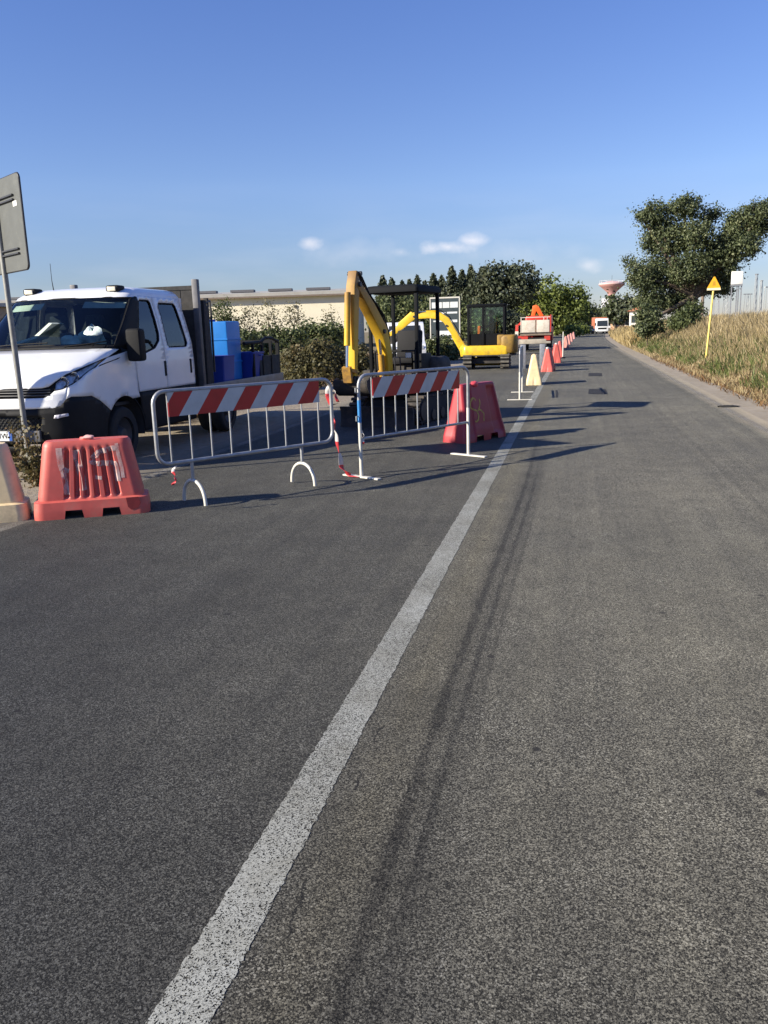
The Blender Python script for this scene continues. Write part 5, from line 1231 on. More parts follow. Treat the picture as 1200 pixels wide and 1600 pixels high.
p = exc2.matrix_basis @ Vector((.54, .36, 1.30)); jk.location = p; jk.rotation_euler = (0, 0, R(90)); tag(jk, 'orange work jacket propped on the console at the front of the yellow excavator cab', 'jacket')

# ------------------------------------------------------------------ operator, seated in the cab of the second excavator
def person(name, label, loc, rz, joints, edges, radii, material, head, skin):
    t = thing(name, label, 'person', loc, rz)
    me = bpy.data.meshes.new('body'); me.from_pydata(joints, edges, []); me.update(); o = bpy.data.objects.new('body', me); C.objects.link(o)
    sm = o.modifiers.new('skin', 'SKIN'); sd_ = me.skin_vertices[0].data
    for i, r_ in enumerate(radii): sd_[i].radius = (r_, r_); sd_[i].use_root = (i == 0)
    o.modifiers.new('sub', 'SUBSURF').levels = 2; o.modifiers['sub'].render_levels = 2
    dg = bpy.context.evaluated_depsgraph_get(); m2 = bpy.data.meshes.new_from_object(o.evaluated_get(dg)); bpy.data.objects.remove(o)
    m2.materials.clear(); m2.materials.append(material); m2.polygons.foreach_set('use_smooth', [True]*len(m2.polygons))
    o = bpy.data.objects.new('body', m2); C.objects.link(o); o.parent = t
    h = MB()
    h.loft([[(x*.075*k+head[0], y*.095*k+head[1]+f, head[2]+z) for x, y in [(math.cos(a*math.pi/8), math.sin(a*math.pi/8)) for a in range(16)]] for z, k, f in ((-.14, .55, -.01), (-.11, .72, .02), (-.06, .9, .012), (0, 1.0, 0), (.05, 1.0, -.005), (.09, .82, -.01), (.115, .45, -.012))])
    hd = h.build('head', skin, t, smooth=60)
    MB().prism([(head[1]+.085, head[2]+.01), (head[1]+.125, head[2]-.035), (head[1]+.08, head[2]-.045)], head[0]-.014, head[0]+.014, 0).build('nose', skin, hd)
    MB().loft([[(x*.084*k+head[0], y*.104*k+head[1]-.012, head[2]+z) for x, y in [(math.cos(a*math.pi/8), math.sin(a*math.pi/8)) for a in range(16)]] for z, k in ((.01, 1.0), (.06, 1.0), (.10, .84), (.128, .4))]).build('hair', mat('dark_hair', (.03, .022, .018), .8), hd, smooth=60)
    return t
J = [(0, 0, 0), (0, .0, .18), (0, .01, .40), (0, .03, .56), (0, .04, .64),            # pelvis..neck
     (.19, .02, .50), (.23, .14, .26), (.20, .38, .24), (.20, .46, .25),
     (-.19, .02, .50), (-.23, .14, .26), (-.20, .38, .24), (-.20, .46, .25),
     (.11, .04, .0), (.13, .44, .03), (.13, .50, -.24), (.13, .58, -.27),
     (-.11, .04, .0), (-.13, .44, .03), (-.13, .50, -.24), (-.13, .58, -.27)]
Ed = [(0, 1), (1, 2), (2, 3), (3, 4), (2, 5), (5, 6), (6, 7), (7, 8), (2, 9), (9, 10), (10, 11), (11, 12), (0, 13), (13, 14), (14, 15), (15, 16), (0, 17), (17, 18), (18, 19), (19, 20)]
Rd = [.14, .15, .165, .07, .055, .075, .052, .04, .035, .075, .052, .04, .035, .10, .075, .055, .04, .10, .075, .055, .04]
pp_ = exc2.matrix_basis @ Vector((.22, -.18, 1.36))
person('person', 'person in dark clothes seated at the controls inside the yellow excavator cab', pp_, R(92), J, Ed, Rd, mat('dark_workwear', (.03, .035, .045), .9, var=.2), (0, .06, .76), mat('skin', (.35, .2, .14), .6, var=.05))

# ================================================================== red crane truck seen from behind
q = G(838, 549)
ct = thing('crane_truck', 'red and white tipper truck with folded orange crane, seen from behind', 'truck', (-2.45, q.y, 0), R(0))
M_rp = mat('truck_red', (.52, .045, .03), .45, var=.12, dirt=(.2, .08, .05), dirt_amt=.35); M_or = mat('crane_orange', (.78, .13, .02), .45, var=.1)
M_tw = mat('dusty_white_panel', (.62, .56, .47), .6, var=.12, vs=3, dirt=(.35, .26, .18), dirt_amt=.45, dirt_scale=2.5)
MB().box((-.80, .05, .62), (.80, 4.6, .86)).build('chassis', M_mud, ct)
MB().box((-.97, .0, 1.10), (.97, 3.6, 1.20)).build('bed_floor', M_mud, ct)
for (x0, x1) in ((-.90, -.02), (.04, .86)): MB().box((x0, -.03, 1.21), (x1, .02, 1.98)).build('tailgate_panel', M_tw, ct, bevel=.01)
MB().box((-.97, .03, 1.21), (-.93, 3.6, 1.95)).build('bed_side', M_tw, ct); MB().box((.90, -.04, 1.21), (.97, 3.6, 2.30)).build('bed_side', M_rp, ct)
MB().box((-.97, -.04, 1.20), (-.91, .02, 2.20)).build('corner_post', M_tw, ct); MB().box((-.91, -.02, 2.14), (.90, .02, 2.18)).build('top_rail', M_wpole, ct)
for x in (.5, .72): MB().box((x-.02, -.02, 1.98), (x+.02, .02, 2.14)).build('rail_post', M_wpole, ct)
MB().box((-.05, -.045, 1.2), (.03, .0, 2.05)).build('tailgate_post', M_wood, ct)
MB().box((-.99, -.06, 1.02), (.99, .06, 1.12)).build('rear_beam', M_wood, ct)
MB().box((-.92, .0, .70), (-.5, .05, 1.0)).build('tail_lamp_board', M_rp, ct); MB().box((.55, .0, .70), (.92, .05, 1.0)).build('tail_lamp_board', M_rp, ct)
MB().box((-.95, -.05, .50), (.95, .03, .64)).build('rear_bumper', mat('pale_bumper', (.38, .34, .28), .6), ct, bevel=.01)
MB().box((-.4, -.055, .70), (.30, -.03, .84)).build('plate_board', M_black, ct)
for s in (-1, 1): wheel(s*.78, .9, .40, .24, ct); wheel(s*.80, 4.6, .40, .24, ct)
MB().loft([[(x*k, y, z) for x, y in rrect(.98, .85, .12, 4, 0, 5.0)] for z, k in ((.6, 1), (1.4, 1), (2.2, .92), (2.28, .85))]).build('cab', M_rp, ct, smooth=40)
crb = MB().box((-.55, 3.65, .9), (.35, 4.05, 2.3)).build('crane_base', M_rp, ct, bevel=.03)
MB().prism([(-.45, 2.25), (-.35, 2.95), (-.10, 3.02), (.05, 2.9), (.40, 2.25), (.18, 2.15), (-.12, 2.62), (-.22, 2.2)], 3.0, 3.22, 1).build('crane_boom', M_or, ct, bevel=.03)
MB().prism([(-.50, 2.0), (.62, 2.0), (.62, 2.2), (-.50, 2.3)], 2.75, 2.97, 1).build('crane_arm', M_rp, ct, bevel=.03)
MB().cyl((-.25, 2.9, 2.15), (.3, 2.9, 2.12), .06, n=10).build('crane_ram', M_black, ct)
lg_ = MB().box((-1.36, .62, .10), (-1.18, .80, 1.72), Matrix.Rotation(R(2), 3, 'Y')).build('stabiliser_leg', M_rp, ct, bevel=.02)
MB().box((-1.375, .605, 1.02), (-1.165, .815, 1.30), Matrix.Rotation(R(2), 3, 'Y'), (-1.27, .71, .91)).build('white_band', M_wpole, lg_)
MB().prism([(-1.30, 1.55), (-1.18, 1.75), (-.97, 1.95), (-.97, 1.75)], .66, .76, 1).build('stabiliser_strut', M_rp, ct)
MB().box((-1.40, .56, .0), (-1.14, .86, .06)).build('stabiliser_foot', M_steel, ct)
MB().box((-1.20, .60, .85), (-.80, .82, 1.0)).build('stabiliser_beam', M_rp, ct)
MB().box((.99, .3, 1.55), (1.10, .36, 1.75)).build('mirror', M_black, ct)

# ================================================================== other vehicles down the road
def simple_wheels(t, xs, ys, r_, w_):
    for y in ys:
        for x in xs: wheel(x, y, r_, w_, t)
def box_van(name, label, loc, rz, body_m, H=1.95, Lh=4.6, W=.9, cat='van', cargo=None):
    t = thing(name, label, cat, loc, rz)
    prof = [(0, .35), (0, .75), (.12, .95), (.75, 1.12), (1.35, H-.12), (1.6, H), (Lh-.1, H), (Lh, H-.15), (Lh, .35)]
    MB().prism(prof, -W, W, 0).build('body', body_m, t, bevel=.05)
    gw = mat('dark_glass', (.03, .035, .04), .1, var=.1)
    MB().add([(-W*.88, .80-.012, 1.16), (W*.88, .80-.012, 1.16), (W*.80, 1.315-.012, H-.16), (-W*.80, 1.315-.012, H-.16)], [(0, 1, 2, 3)]).build('windscreen', gw, t)
    for s in (-1, 1):
        MB().prism([(1.0, 1.18), (1.9, 1.18), (1.9, H-.2), (1.42, H-.2)], s*(W+.003)-.003, s*(W+.003)+.003, 0).build('side_window', gw, t)
        MB().box((s*W*.74-.13, -.012, .72), (s*W*.74+.13, .03, .90)).build('headlight', M_lamp, t, bevel=.01)
        MB().box((s*(W+.12)-.09, .95, 1.15), (s*(W+.12)+.09, 1.05, 1.40)).build('mirror', M_black, t, bevel=.02)
    MB().box((-W*.55, -.015, .62), (W*.55, .02, .76)).build('grille', M_black, t); MB().box((-W*.98, -.03, .30), (W*.98, .12, .55)).build('bumper', mat('grey_bumper', (.12, .12, .13), .6), t, bevel=.03)
    MB().box((-.26, -.045, .40), (.26, -.031, .50)).build('number_plate', M_wpole, t)
    simple_wheels(t, (-W*.86, W*.86), (.85, Lh-.95), .32, .2)
    return t
v = AT(648, 530, 38)
box_van('white_van', 'white van parked on the left verge, seen behind the canopy of the nearer excavator', (v.x-.3, 37.5, -.006), R(14), M_white)
# oncoming lorry, small lorry and dark car at the bend
def lorry(label, loc, rz, Hc, Wd, cab_m, box_m, Hb, L_=7):
    t = thing('lorry', label, 'lorry', loc, rz, 'vehicles at the bend')
    gw = mat('dark_glass', (.03, .035, .04), .1, var=.1)
    MB().prism([(0, .45), (0, 1.2), (.12, Hc-.25), (.35, Hc), (1.9, Hc), (1.9, .45)], -Wd, Wd, 0).build('cab', cab_m, t, bevel=.06)
    MB().add([(-Wd*.86, -.012+.0, 1.32), (Wd*.86, -.012+.0, 1.32), (Wd*.82, .085, Hc-.42), (-Wd*.82, .085, Hc-.42)], [(0, 1, 2, 3)]).build('windscreen', gw, t)
    MB().box((-Wd*.7, -.02, .75), (Wd*.7, .02, 1.05)).build('grille', M_black, t); MB().box((-Wd, -.06, .35), (Wd, .06, .62)).build('bumper', M_white, t, bevel=.03)
    for s in (-1, 1):
        MB().box((s*Wd*.78-.16, -.075, .42), (s*Wd*.78+.16, -.05, .56)).build('headlight', M_lamp, t); MB().box((s*(Wd+.14)-.10, .1, 1.45), (s*(Wd+.14)+.10, .2, 1.95)).build('mirror', M_black, t)
    MB().box((-Wd, 2.05, .9), (Wd, L_, Hb)).build('box_body', box_m, t, bevel=.04)
    MB().box((-.45, 1.5, .5), (.45, L_-.2, .8)).build('chassis', M_steel, t)
    simple_wheels(t, (-Wd*.85, Wd*.85), (1.0, L_-1.4), .46, .28); return t
M_orw = mat('orange_box_body', (.40, .13, .06), .6, var=.2, vs=1.5)
lorry('white cab lorry with orange box body coming round the bend', (AT(941, 515, 165).x, 165, 0), R(6), 2.75, 1.12, M_white, M_orw, 3.0)
lorry('white box lorry beyond the orange one at the bend', (AT(927, 515, 200).x, 200, 0), R(8), 2.6, 1.1, M_white, M_white, 4.2)
t = thing('parked_car', 'small dark blue car left of the oncoming lorry', 'car', (AT(921, 515, 158).x, 158, 0), R(5), 'vehicles at the bend')
M_dkblue = mat('dark_blue_paint', (.02, .025, .06), .3, coat=.5, var=.05)
MB().prism([(0, .3), (0, .75), (.9, .92), (1.5, 1.42), (2.9, 1.45), (3.7, 1.0), (4.1, .9), (4.1, .3)], -.85, .85, 0).build('body', M_dkblue, t, bevel=.06)
MB().add([(-.75, .94, .965), (.75, .94, .965), (.66, 1.46, 1.40), (-.66, 1.46, 1.40)], [(0, 1, 2, 3)]).build('windscreen', MATS['dark_glass'], t)
for s in (-1, 1): MB().box((s*.6-.14, -.012, .6), (s*.6+.14, .02, .74)).build('headlight', M_lamp, t)
simple_wheels(t, (-.76, .76), (.8, 3.3), .31, .2)

# ================================================================== trees and shrubs
M_oak = leafmat('oak_leaf', (.032, .046, .020), (.120, .145, .065), (.28, .29, .15), 1.1, .28)
M_grn = leafmat('light_green_leaf', (.06, .085, .020), (.19, .23, .055), (.31, .33, .10), .5, .35)
M_dkg = leafmat('dark_conifer_leaf', (.024, .034, .020), (.080, .095, .052), (.15, .155, .09), .5, .18)
M_hdg = leafmat('hedge_leaf', (.038, .055, .020), (.13, .155, .06), (.23, .23, .11), .9, .3)
M_pale = leafmat('pale_shrub_leaf', (.10, .095, .045), (.22, .20, .11), (.34, .30, .18), 1.2, .35)
M_brn = leafmat('dry_brown_leaf', (.045, .045, .02), (.135, .12, .05), (.24, .16, .08), 1.5, .3)
def crown_points(blobs, n, clump=.32, shell=.72, per=26):
    """leaf positions gathered in clumps spread through several ellipsoids"""
    vol = np.array([b[3]*b[4]*b[5] for b in blobs])**.8; vol /= vol.sum(); P = []; O = []
    for b, f in zip(blobs, vol):
        k = max(3, int(n*f/per)); d = RNG.normal(0, 1, (k, 3)); d /= np.linalg.norm(d, axis=1)[:, None]
        rad = shell+(1.02-shell)*RNG.random(k); rad[RNG.random(k) < .22] *= RNG.uniform(.3, .9); c = np.array(b[:3])+d*rad[:, None]*np.array(b[3:6])
        sz = RNG.uniform(.5, 1.25, k); cc = np.repeat(c, per, 0); ss = np.repeat(sz, per)
        q = RNG.normal(0, 1, (len(cc), 3)); p = cc+q*clump*ss[:, None]*np.array([1, 1, .8]); P.append(p); O.append(np.repeat(d, per, 0)*.7+q*.5)
    return np.concatenate(P), np.concatenate(O)
def tree(name, label, base, blobs, nleaf, size, material, trunk_r, trunk_top, cat='tree', group=None, limbs=True, clump=.32, per=26, minz=None, bark=None, shell=.72):
    t = thing(name, label, cat, base, 0, group)
    B = [(b[0]-base[0], b[1]-base[1], b[2]-base[2], *b[3:6]) for b in blobs]
    tt = Vector(trunk_top)-Vector(base); tr_ = MB()
    mid = tt*.5+Vector((random.uniform(-.1, .1), random.uniform(-.1, .1), 0))*tt.length*.5
    tr_.tube([(0, 0, -.25), (0, 0, .05), tuple(mid), tuple(tt)], [trunk_r*1.25, trunk_r*1.05, trunk_r*.8, trunk_r*.6], 9)
    tk = tr_.build('trunk', bark or M_bark, t, smooth=60)
    if limbs:
        for b in B:
            e = Vector(b[:3]); st_ = tt*random.uniform(.72, 1.0); m_ = st_.lerp(e, .5)+Vector((random.uniform(-.15, .15), random.uniform(-.15, .15), .1))*b[3]
            MB().tube([st_, m_, e], [trunk_r*.5, trunk_r*.36, trunk_r*.12], 6).build('limb', bark or M_bark, tk, smooth=60)
            for k in range(3):
                d = Vector((random.gauss(0, 1), random.gauss(0, 1), random.gauss(.3, 1))).normalized(); e2 = e+Vector((d.x*b[3], d.y*b[4], d.z*b[5]))*.8
                MB().tube([m_.lerp(e, random.uniform(.3, 1)), e.lerp(e2, .5)+Vector((0, 0, .05)), e2], [trunk_r*.16, trunk_r*.1, trunk_r*.04], 5).build('branch', bark or M_bark, tk, smooth=60)
    p, o = crown_points(B, nleaf, clump, shell, per)
    if minz is not None: k = p[:, 2] > minz; p, o = p[k], o[k]
    leaf_quads('crown', p, size, material, t, up=.3, out=o)
    return t
def pxb(x, y, Y, rx, ry, rd=None):
    """blob from a picture position and radii at a known distance"""
    v = AT(x, y, Y); k = (v-Vector((0, 0, CAM_H))).dot(CAM_F)/F_PX; return (v.x, v.y, v.z, rx*k, (rd or (rx+ry)/2)*k, ry*k)
# the old oak on the bank
YO = 56
ob = AT(1085, 505, YO); ob = (ob.x, YO, bank_z(ob.x, YO)-.05)
blobs = [pxb(1022, 338, YO, 28, 26), pxb(1070, 325, YO, 36, 22), pxb(1040, 375, YO+.6, 44, 34), pxb(1088, 368, YO-.5, 36, 30), pxb(1003, 432, YO-.8, 26, 30), pxb(1035, 425, YO+.8, 40, 34), pxb(1078, 420, YO-1, 38, 28),
         pxb(1020, 468, YO-.5, 34, 26), pxb(1058, 470, YO+.5, 32, 26), pxb(1120, 400, YO, 34, 34), pxb(1150, 350, YO+.5, 26, 20), pxb(1180, 335, YO, 34, 22), pxb(1160, 385, YO-.5, 32, 26), pxb(1140, 425, YO, 22, 22), pxb(1135, 452, YO+.5, 14, 13), pxb(1110, 335, YO+1, 22, 14), pxb(985, 412, YO, 12, 12), pxb(1010, 505, YO-2, 12, 20), pxb(1000, 318+18, YO, 12, 10), pxb(1186, 358, YO+.4, 26, 20), pxb(1146, 372, YO, 28, 24), pxb(1116, 445, YO+.4, 26, 22), pxb(1196, 328, YO, 20, 18), pxb(1132, 400, YO+.6, 26, 26)]
blobs = [(*b[:3], b[3]*.86, b[4]*.9, b[5]*.86) for b in blobs]
tree('oak_tree', 'broad dark evergreen oak rising from the grassy bank on the right', ob, blobs, 62000, .095, M_oak, .34, tuple(AT(1082, 455, YO)), limbs=True, clump=.22, per=24, shell=.55)
def shrub(name, label, px, Y, blobs, nleaf, size, material, group, z0=-.03, clump=.16, cat='shrub', trunk=.035, X=None):
    b0 = AT(px, 515, Y); base = (b0.x if X is None else X, Y, z0)
    top = (base[0], base[1], max(.3, min(b[2] for b in blobs)))
    return tree(name, label, base, blobs, nleaf, size, material, trunk, top, cat, group, limbs=True, clump=clump, per=20)
v = AT(1012, 505, 50); shrub('shrub', 'dark green bush at the foot of the oak near the road edge', 1012, 50, [pxb(1012, 492, 50, 15, 16), pxb(1008, 512, 50, 12, 16), pxb(1022, 505, 50, 14, 16)], 3600, .10, M_oak, 'bushes on the bank', z0=bank_z(v.x, 50)-.03)
v = AT(1072, 495, 48); shrub('shrub', 'grey green bush between the oak and the yellow post', 1075, 48, [pxb(1062, 500, 48, 18, 12), pxb(1085, 488, 48, 16, 14), pxb(1075, 505, 47.5, 18, 12)], 3000, .10, M_hdg, 'bushes on the bank', z0=bank_z(v.x, 48)-.03)
# left side: dry bush, hedge row, pale shrubs
G1 = 'shrubs along the left verge'
shrub('shrub', 'dry brown leafy bush left of the raised excavator arm', 490, 21, [pxb(470, 565, 21, 30, 24), pxb(505, 560, 21, 30, 28), pxb(528, 575, 21.3, 18, 22), pxb(490, 582, 20.8, 40, 16)], 6500, .055, M_brn, G1, clump=.11)
shrub('shrub', 'low dry bush just behind the tail of the truck bed', 455, 23, [pxb(448, 572, 23, 18, 20), pxb(460, 585, 22.6, 22, 12)], 2600, .055, M_brn, G1, clump=.11)
shrub('shrub', 'dry bush half hidden between the arm and boom of the nearer excavator', 562, 24, [pxb(560, 560, 24, 20, 22), pxb(575, 575, 24, 18, 14), pxb(600, 570, 24.5, 20, 16)], 3200, .06, M_brn, G1, clump=.12)
shrub('shrub', 'green hedge bush behind the bright blue tank', 360, 30, [pxb(345, 532, 30, 24, 14), pxb(380, 530, 30, 24, 14), pxb(365, 552, 30, 40, 18), pxb(410, 545, 30.5, 26, 18)], 5200, .085, M_hdg, G1, clump=.16)
shrub('shrub', 'tall green hedge bush directly above the rack of the truck bed', 430, 33, [pxb(420, 528, 33, 26, 15), pxb(452, 530, 33, 24, 16), pxb(440, 550, 33, 40, 18)], 5200, .09, M_hdg, G1, clump=.17)
shrub('shrub', 'green hedge bush left of the excavator arm in front of the warehouse', 505, 35, [pxb(485, 522, 35, 26, 15), pxb(518, 520, 35, 22, 18), pxb(505, 545, 35, 40, 20)], 5200, .095, M_hdg, G1, clump=.18)
for i, (x, y, lab) in enumerate(((350, 487, 'pale leafy sapling against the warehouse wall nearest the truck headboard'), (390, 492, 'thin pale sapling above the blue tank against the warehouse wall'), (420, 488, 'second thin pale sapling from the blue tank against the warehouse wall'), (460, 486, 'pale reddish sapling near the middle of the warehouse wall'), (352, 500, 'low pale bush between the tank and the warehouse'), (518, 497, 'small pale sapling just left of the excavator arm'))):
    r_ = 20 if i == 0 else 14
    shrub('sapling', lab, x, 42+i, [pxb(x, y, 42+i, r_, 15), pxb(x+6, y+18, 42+i, r_, 12), pxb(x-6, y+12, 42+i, r_*.8, 10)], 520 if i else 1500, .075, M_pale if i else M_hdg, 'saplings before the warehouse', clump=.2)
shrub('shrub', 'green bush seen under the nearer excavator canopy', 615, 52, [pxb(600, 485, 52, 22, 22), pxb(632, 480, 52, 26, 22), pxb(620, 505, 52, 44, 18), pxb(650, 512, 52, 30, 18)], 5200, .13, M_hdg, G1, clump=.25)
shrub('shrub', 'green bush behind the white and grey notice board', 700, 58, [pxb(680, 492, 58, 30, 24), pxb(720, 495, 58, 26, 22), pxb(740, 512, 57, 26, 18)], 5000, .14, M_hdg, G1, clump=.27)
shrub('shrub', 'low verge bush below the notice board', 700, 44, [pxb(690, 545, 44, 26, 16), pxb(715, 550, 43.5, 18, 14), pxb(668, 548, 44, 18, 14)], 3600, .10, M_hdg, G1, clump=.18)
shrub('shrub', 'dark bush behind the closed excavator cab', 790, 66, [pxb(770, 500, 66, 30, 24), pxb(800, 505, 66, 24, 20), pxb(750, 520, 66, 26, 14)], 4200, .15, M_dkg, G1, clump=.28)
# conifers beyond
def conifer(label, px, top, Y, halfw, material=M_dkg):
    t0 = AT(px, top, Y); base = (t0.x, Y, -.03); Hh = t0.z; t = thing('conifer_tree', label, 'tree', base, 0, 'conifers beyond the works')
    MB().tube([(0, 0, -.2), (0, 0, Hh*.5), (0, 0, Hh*.97)], [.22, .14, .03], 7).build('trunk', M_bark, t, smooth=60)
    k = halfw*Y/F_PX; cs = []; ph = RNG.uniform(0, 6.28, 4)
    for i in range(270):
        f = RNG.random()**.8; z = Hh*(.12+.86*f); a = RNG.uniform(0, 6.283); rg = 1+.45*math.sin(a*2+f*17+ph[0])*math.sin(f*23+ph[1])+.25*math.sin(f*41+ph[2]); r_ = k*1.8*(1-f)**.75*RNG.uniform(.3, 1.05)*max(.3, rg)+.03; cs.append((r_*math.cos(a), r_*math.sin(a), z))
    cs += [(0, 0, Hh*(.9+.012*i)) for i in range(10)]
    cs = np.array(cs); sg_ = (.10+.34*(1-np.repeat(cs[:, 2], 17)/Hh))[:, None]; p = np.repeat(cs, 17, 0)+RNG.normal(0, 1, (len(cs)*17, 3))*sg_; leaf_quads('crown', p, .25, material, t, up=.2, out=np.repeat(cs*np.array([1, 1, 0]), 17, 0)/k)
for (px_, top, Y, hw_, lab) in ((598, 433, 118, 13, 'conifer far left of the canopy, first of the line'), (612, 437, 122, 11, 'second conifer of the line beyond the canopy'), (628, 441, 120, 10, 'third conifer of the line, rising just over the canopy roof'), (640, 439, 126, 10, 'fourth conifer of the line over the canopy roof'), (652, 432, 118, 12, 'pointed conifer over the front corner of the canopy'),
        (664, 440, 124, 10, 'short conifer right of the canopy corner'), (677, 429, 118, 13, 'tall pointed conifer above the right canopy post'), (690, 432, 120, 12, 'conifer between the canopy and the notice board top'), (706, 418, 116, 15, 'tallest conifer at the left end of the dense stand'), (722, 424, 120, 13, 'conifer in the dense stand above the notice board'), (736, 417, 117, 15, 'tall conifer in the middle of the dense stand'), (752, 420, 119, 15, 'conifer at the right end of the dense stand by the round pine')):
    conifer(lab, px_, top, Y, hw_)
YP = 115; pb = AT(790, 515, YP)
tree('pine_tree', 'large round topped dark pine beside the conifer stand', (pb.x, YP, -.03), [pxb(775, 435, YP, 38, 20), pxb(808, 434, YP, 34, 18), pxb(790, 455, YP, 48, 20), pxb(826, 452, YP, 20, 14), pxb(755, 460, YP, 26, 22), pxb(740, 480, YP, 22, 24), pxb(780, 482, YP, 36, 20)], 9000, .30, M_dkg, .28, tuple(AT(790, 460, YP)), clump=.5)
YG = 150; gb_ = AT(868, 520, YG)
tree('leafy_tree', 'bright green spreading tree left of the road at the bend', (gb_.x, YG, -.03), [pxb(862, 458, YG, 34, 24), pxb(830, 472, YG, 30, 22), pxb(893, 470, YG, 26, 20), pxb(850, 490, YG, 40, 24), pxb(815, 498, YG, 22, 22), pxb(880, 495, YG, 34, 20), pxb(868, 512, YG, 30, 10), pxb(905, 480, YG, 14, 12)], 11000, .36, M_grn, .3, tuple(AT(868, 495, YG)), clump=.62)
for (x, y, Y, rx, ry, m_, lab) in ((912, 483, 190, 20, 14, M_oak, 'dark rounded tree overhanging the road left of the lorry'), (962, 480, 175, 20, 16, M_oak, 'dark tree between the water tower and the oak'), (946, 492, 210, 14, 10, M_oak, 'small dark tree just right of the lorry'), (900, 498, 200, 22, 16, M_dkg, 'dark tree in the gap left of the lorry'), (985, 478, 160, 14, 12, M_dkg, 'dark tree touching the left edge of the oak')):
    b0 = AT(x, 512, Y); z0 = -.03
    tree('background_tree', lab, (b0.x, Y, z0), [pxb(x-rx*.3, y, Y, rx*.7, ry), pxb(x+rx*.4, y+3, Y, rx*.65, ry*.8), pxb(x, y+ry*.8, Y, rx, ry*.7)], 2200, .42, m_, .2, tuple(AT(x, y+4, Y)), group='trees at the bend', clump=.6)
for (x, y, Y, lab) in ((905, 518, 130, 'yellow green bush at the left road edge by the bend'), (893, 521, 120, 'small bush behind the farthest pink barriers')):
    shrub('shrub', lab, x, Y, [pxb(x, y-4, Y, 11, 6), pxb(x+8, y-2, Y, 9, 5)], 900, .22, M_grn, G1, clump=.3)
# weeds and small plants standing along the foot of the bank
for i, (x, y) in enumerate(((1052, 560), (1180, 575), (1125, 568))):
    pass

# ================================================================== buildings, signs and masts
M_crm = mat('cream_render', (.74, .68, .52), .85, var=.06, vs=.6, dirt=(.5, .43, .32), dirt_amt=.25, dirt_scale=.8)
M_roof = mat('grey_roof_sheet', (.36, .35, .32), .8, var=.12, vs=.8, dirt=(.25, .2, .15), dirt_amt=.3, dirt_scale=.7)
wh = thing('warehouse', 'long low cream warehouse behind the truck and hedge', 'building', (0, 0, 0))
a0, a1 = AT(-260, 520, 78), AT(546, 520, 88)
d_ = (Vector((a1.x, a1.y, 0))-Vector((a0.x, a0.y, 0))); Lw = d_.length; wh.location = (a0.x, a0.y, -.03); wh.rotation_euler = (0, 0, math.atan2(d_.y, d_.x))
MB().box((0, 0, 0), (Lw, 24, 5.55)).build('wall', M_crm, wh)
rf = MB().prism([(-.5, 5.56), (-.5, 5.95), (12, 6.75), (24.5, 5.95), (24.5, 5.56)], -.5, Lw+.5, 0).build('roof', M_roof, wh)
MB().box((-.6, -.62, 5.45), (Lw+.6, -.502, 5.62)).build('gutter', mat('brown_gutter', (.17, .13, .1), .6), rf)
n_sk = int(Lw/4.2)
for i in range(n_sk): x = 1.5+i*4.2; MB().box((x, 3.2, 6.26), (x+2.6, 4.2, 6.52)).build('roof_vent', mat('dark_vent', (.10, .10, .11), .6), rf)
for i in range(int(Lw/6)):
    x = 3+i*6; w_ = MB().box((x, -.02, .9), (x+1.6, .02, 1.9)).build('window', mat('window_frame_grey', (.2, .2, .2), .5), wh); MB().box((x+.06, -.03, .96), (x+1.54, -.021, 1.84)).build('pane', mat('dark_pane', (.04, .05, .06), .1), w_)
MB().box((Lw-5.8, -.10, 4.35), (Lw-5.5, -.0, 4.6)).build('wall_lamp', M_steel, wh)
# small tan building at the left edge
tb = thing('shed', 'tan rendered shed at the left edge behind the truck', 'building', (AT(-30, 515, 30).x-1.2, 30, -.03), R(4))
M_tan = mat('tan_render', (.34, .26, .19), .9, var=.12, vs=1.2, dirt=(.22, .15, .1), dirt_amt=.3)
MB().box((-5, 0, 0), (1.9, 6, 3.0)).build('wall', M_tan, tb); r_ = MB().prism([(-.3, 3.01), (-.3, 3.13), (6.3, 3.4), (6.3, 3.01)], -5.3, 2.1, 0).build('roof', M_roof, tb)
for i in range(3): x = -.6+i*.85; w_ = MB().box((x, -.03, 1.2), (x+.6, .0, 2.2)).build('window', mat('brown_frame', (.12, .07, .05), .6), tb); MB().box((x+.05, -.036, 1.25), (x+.55, -.031, 2.15)).build('pane', MATS['dark_pane'], w_)
# houses on the right at the bend
M_hw = mat('white_render', (.74, .72, .68), .85, var=.05); M_ho = mat('peach_render', (.62, .38, .24), .85, var=.08); M_tile = mat('clay_tiles', (.38, .16, .09), .8, var=.2, vs=4)
def house(label, px, Y, w, h, m_, rz):
    b0 = AT(px, 512, Y); t = thing('house', label, 'house', (b0.x, Y, -.03), rz)
    MB().box((-w/2, 0, 0), (w/2, w*.8, h)).build('wall', m_, t); MB().prism([(-w/2-.4, h+.01), (w/2+.4, h+.01), (0, h+w*.22)], -.4, w*.8+.4, 1).build('roof', M_tile, t)
    for i in range(2):
        x = -w*.28+i*w*.56; wd_ = MB().box((x-.55, -.03, h*.45), (x+.55, .0, h*.45+1.4)).build('window', M_wpole, t); MB().box((x-.45, -.04, h*.45+.1), (x+.45, -.031, h*.45+1.3)).build('pane', MATS['dark_pane'], wd_)
    MB().box((-.5, -.03, 0), (.5, .0, 2.1)).build('door', M_wood, t)
house('white house just left of the oak beyond the bank', 1000, 150, 3.6, 3.7, M_hw, R(-12)); house('peach house with tiled roof by the bend', 971, 175, 4.2, 2.9, M_ho, R(-8)); house('small white house far down the road left of the lorry', 893, 230, 3.4, 4.2, M_hw, R(6))
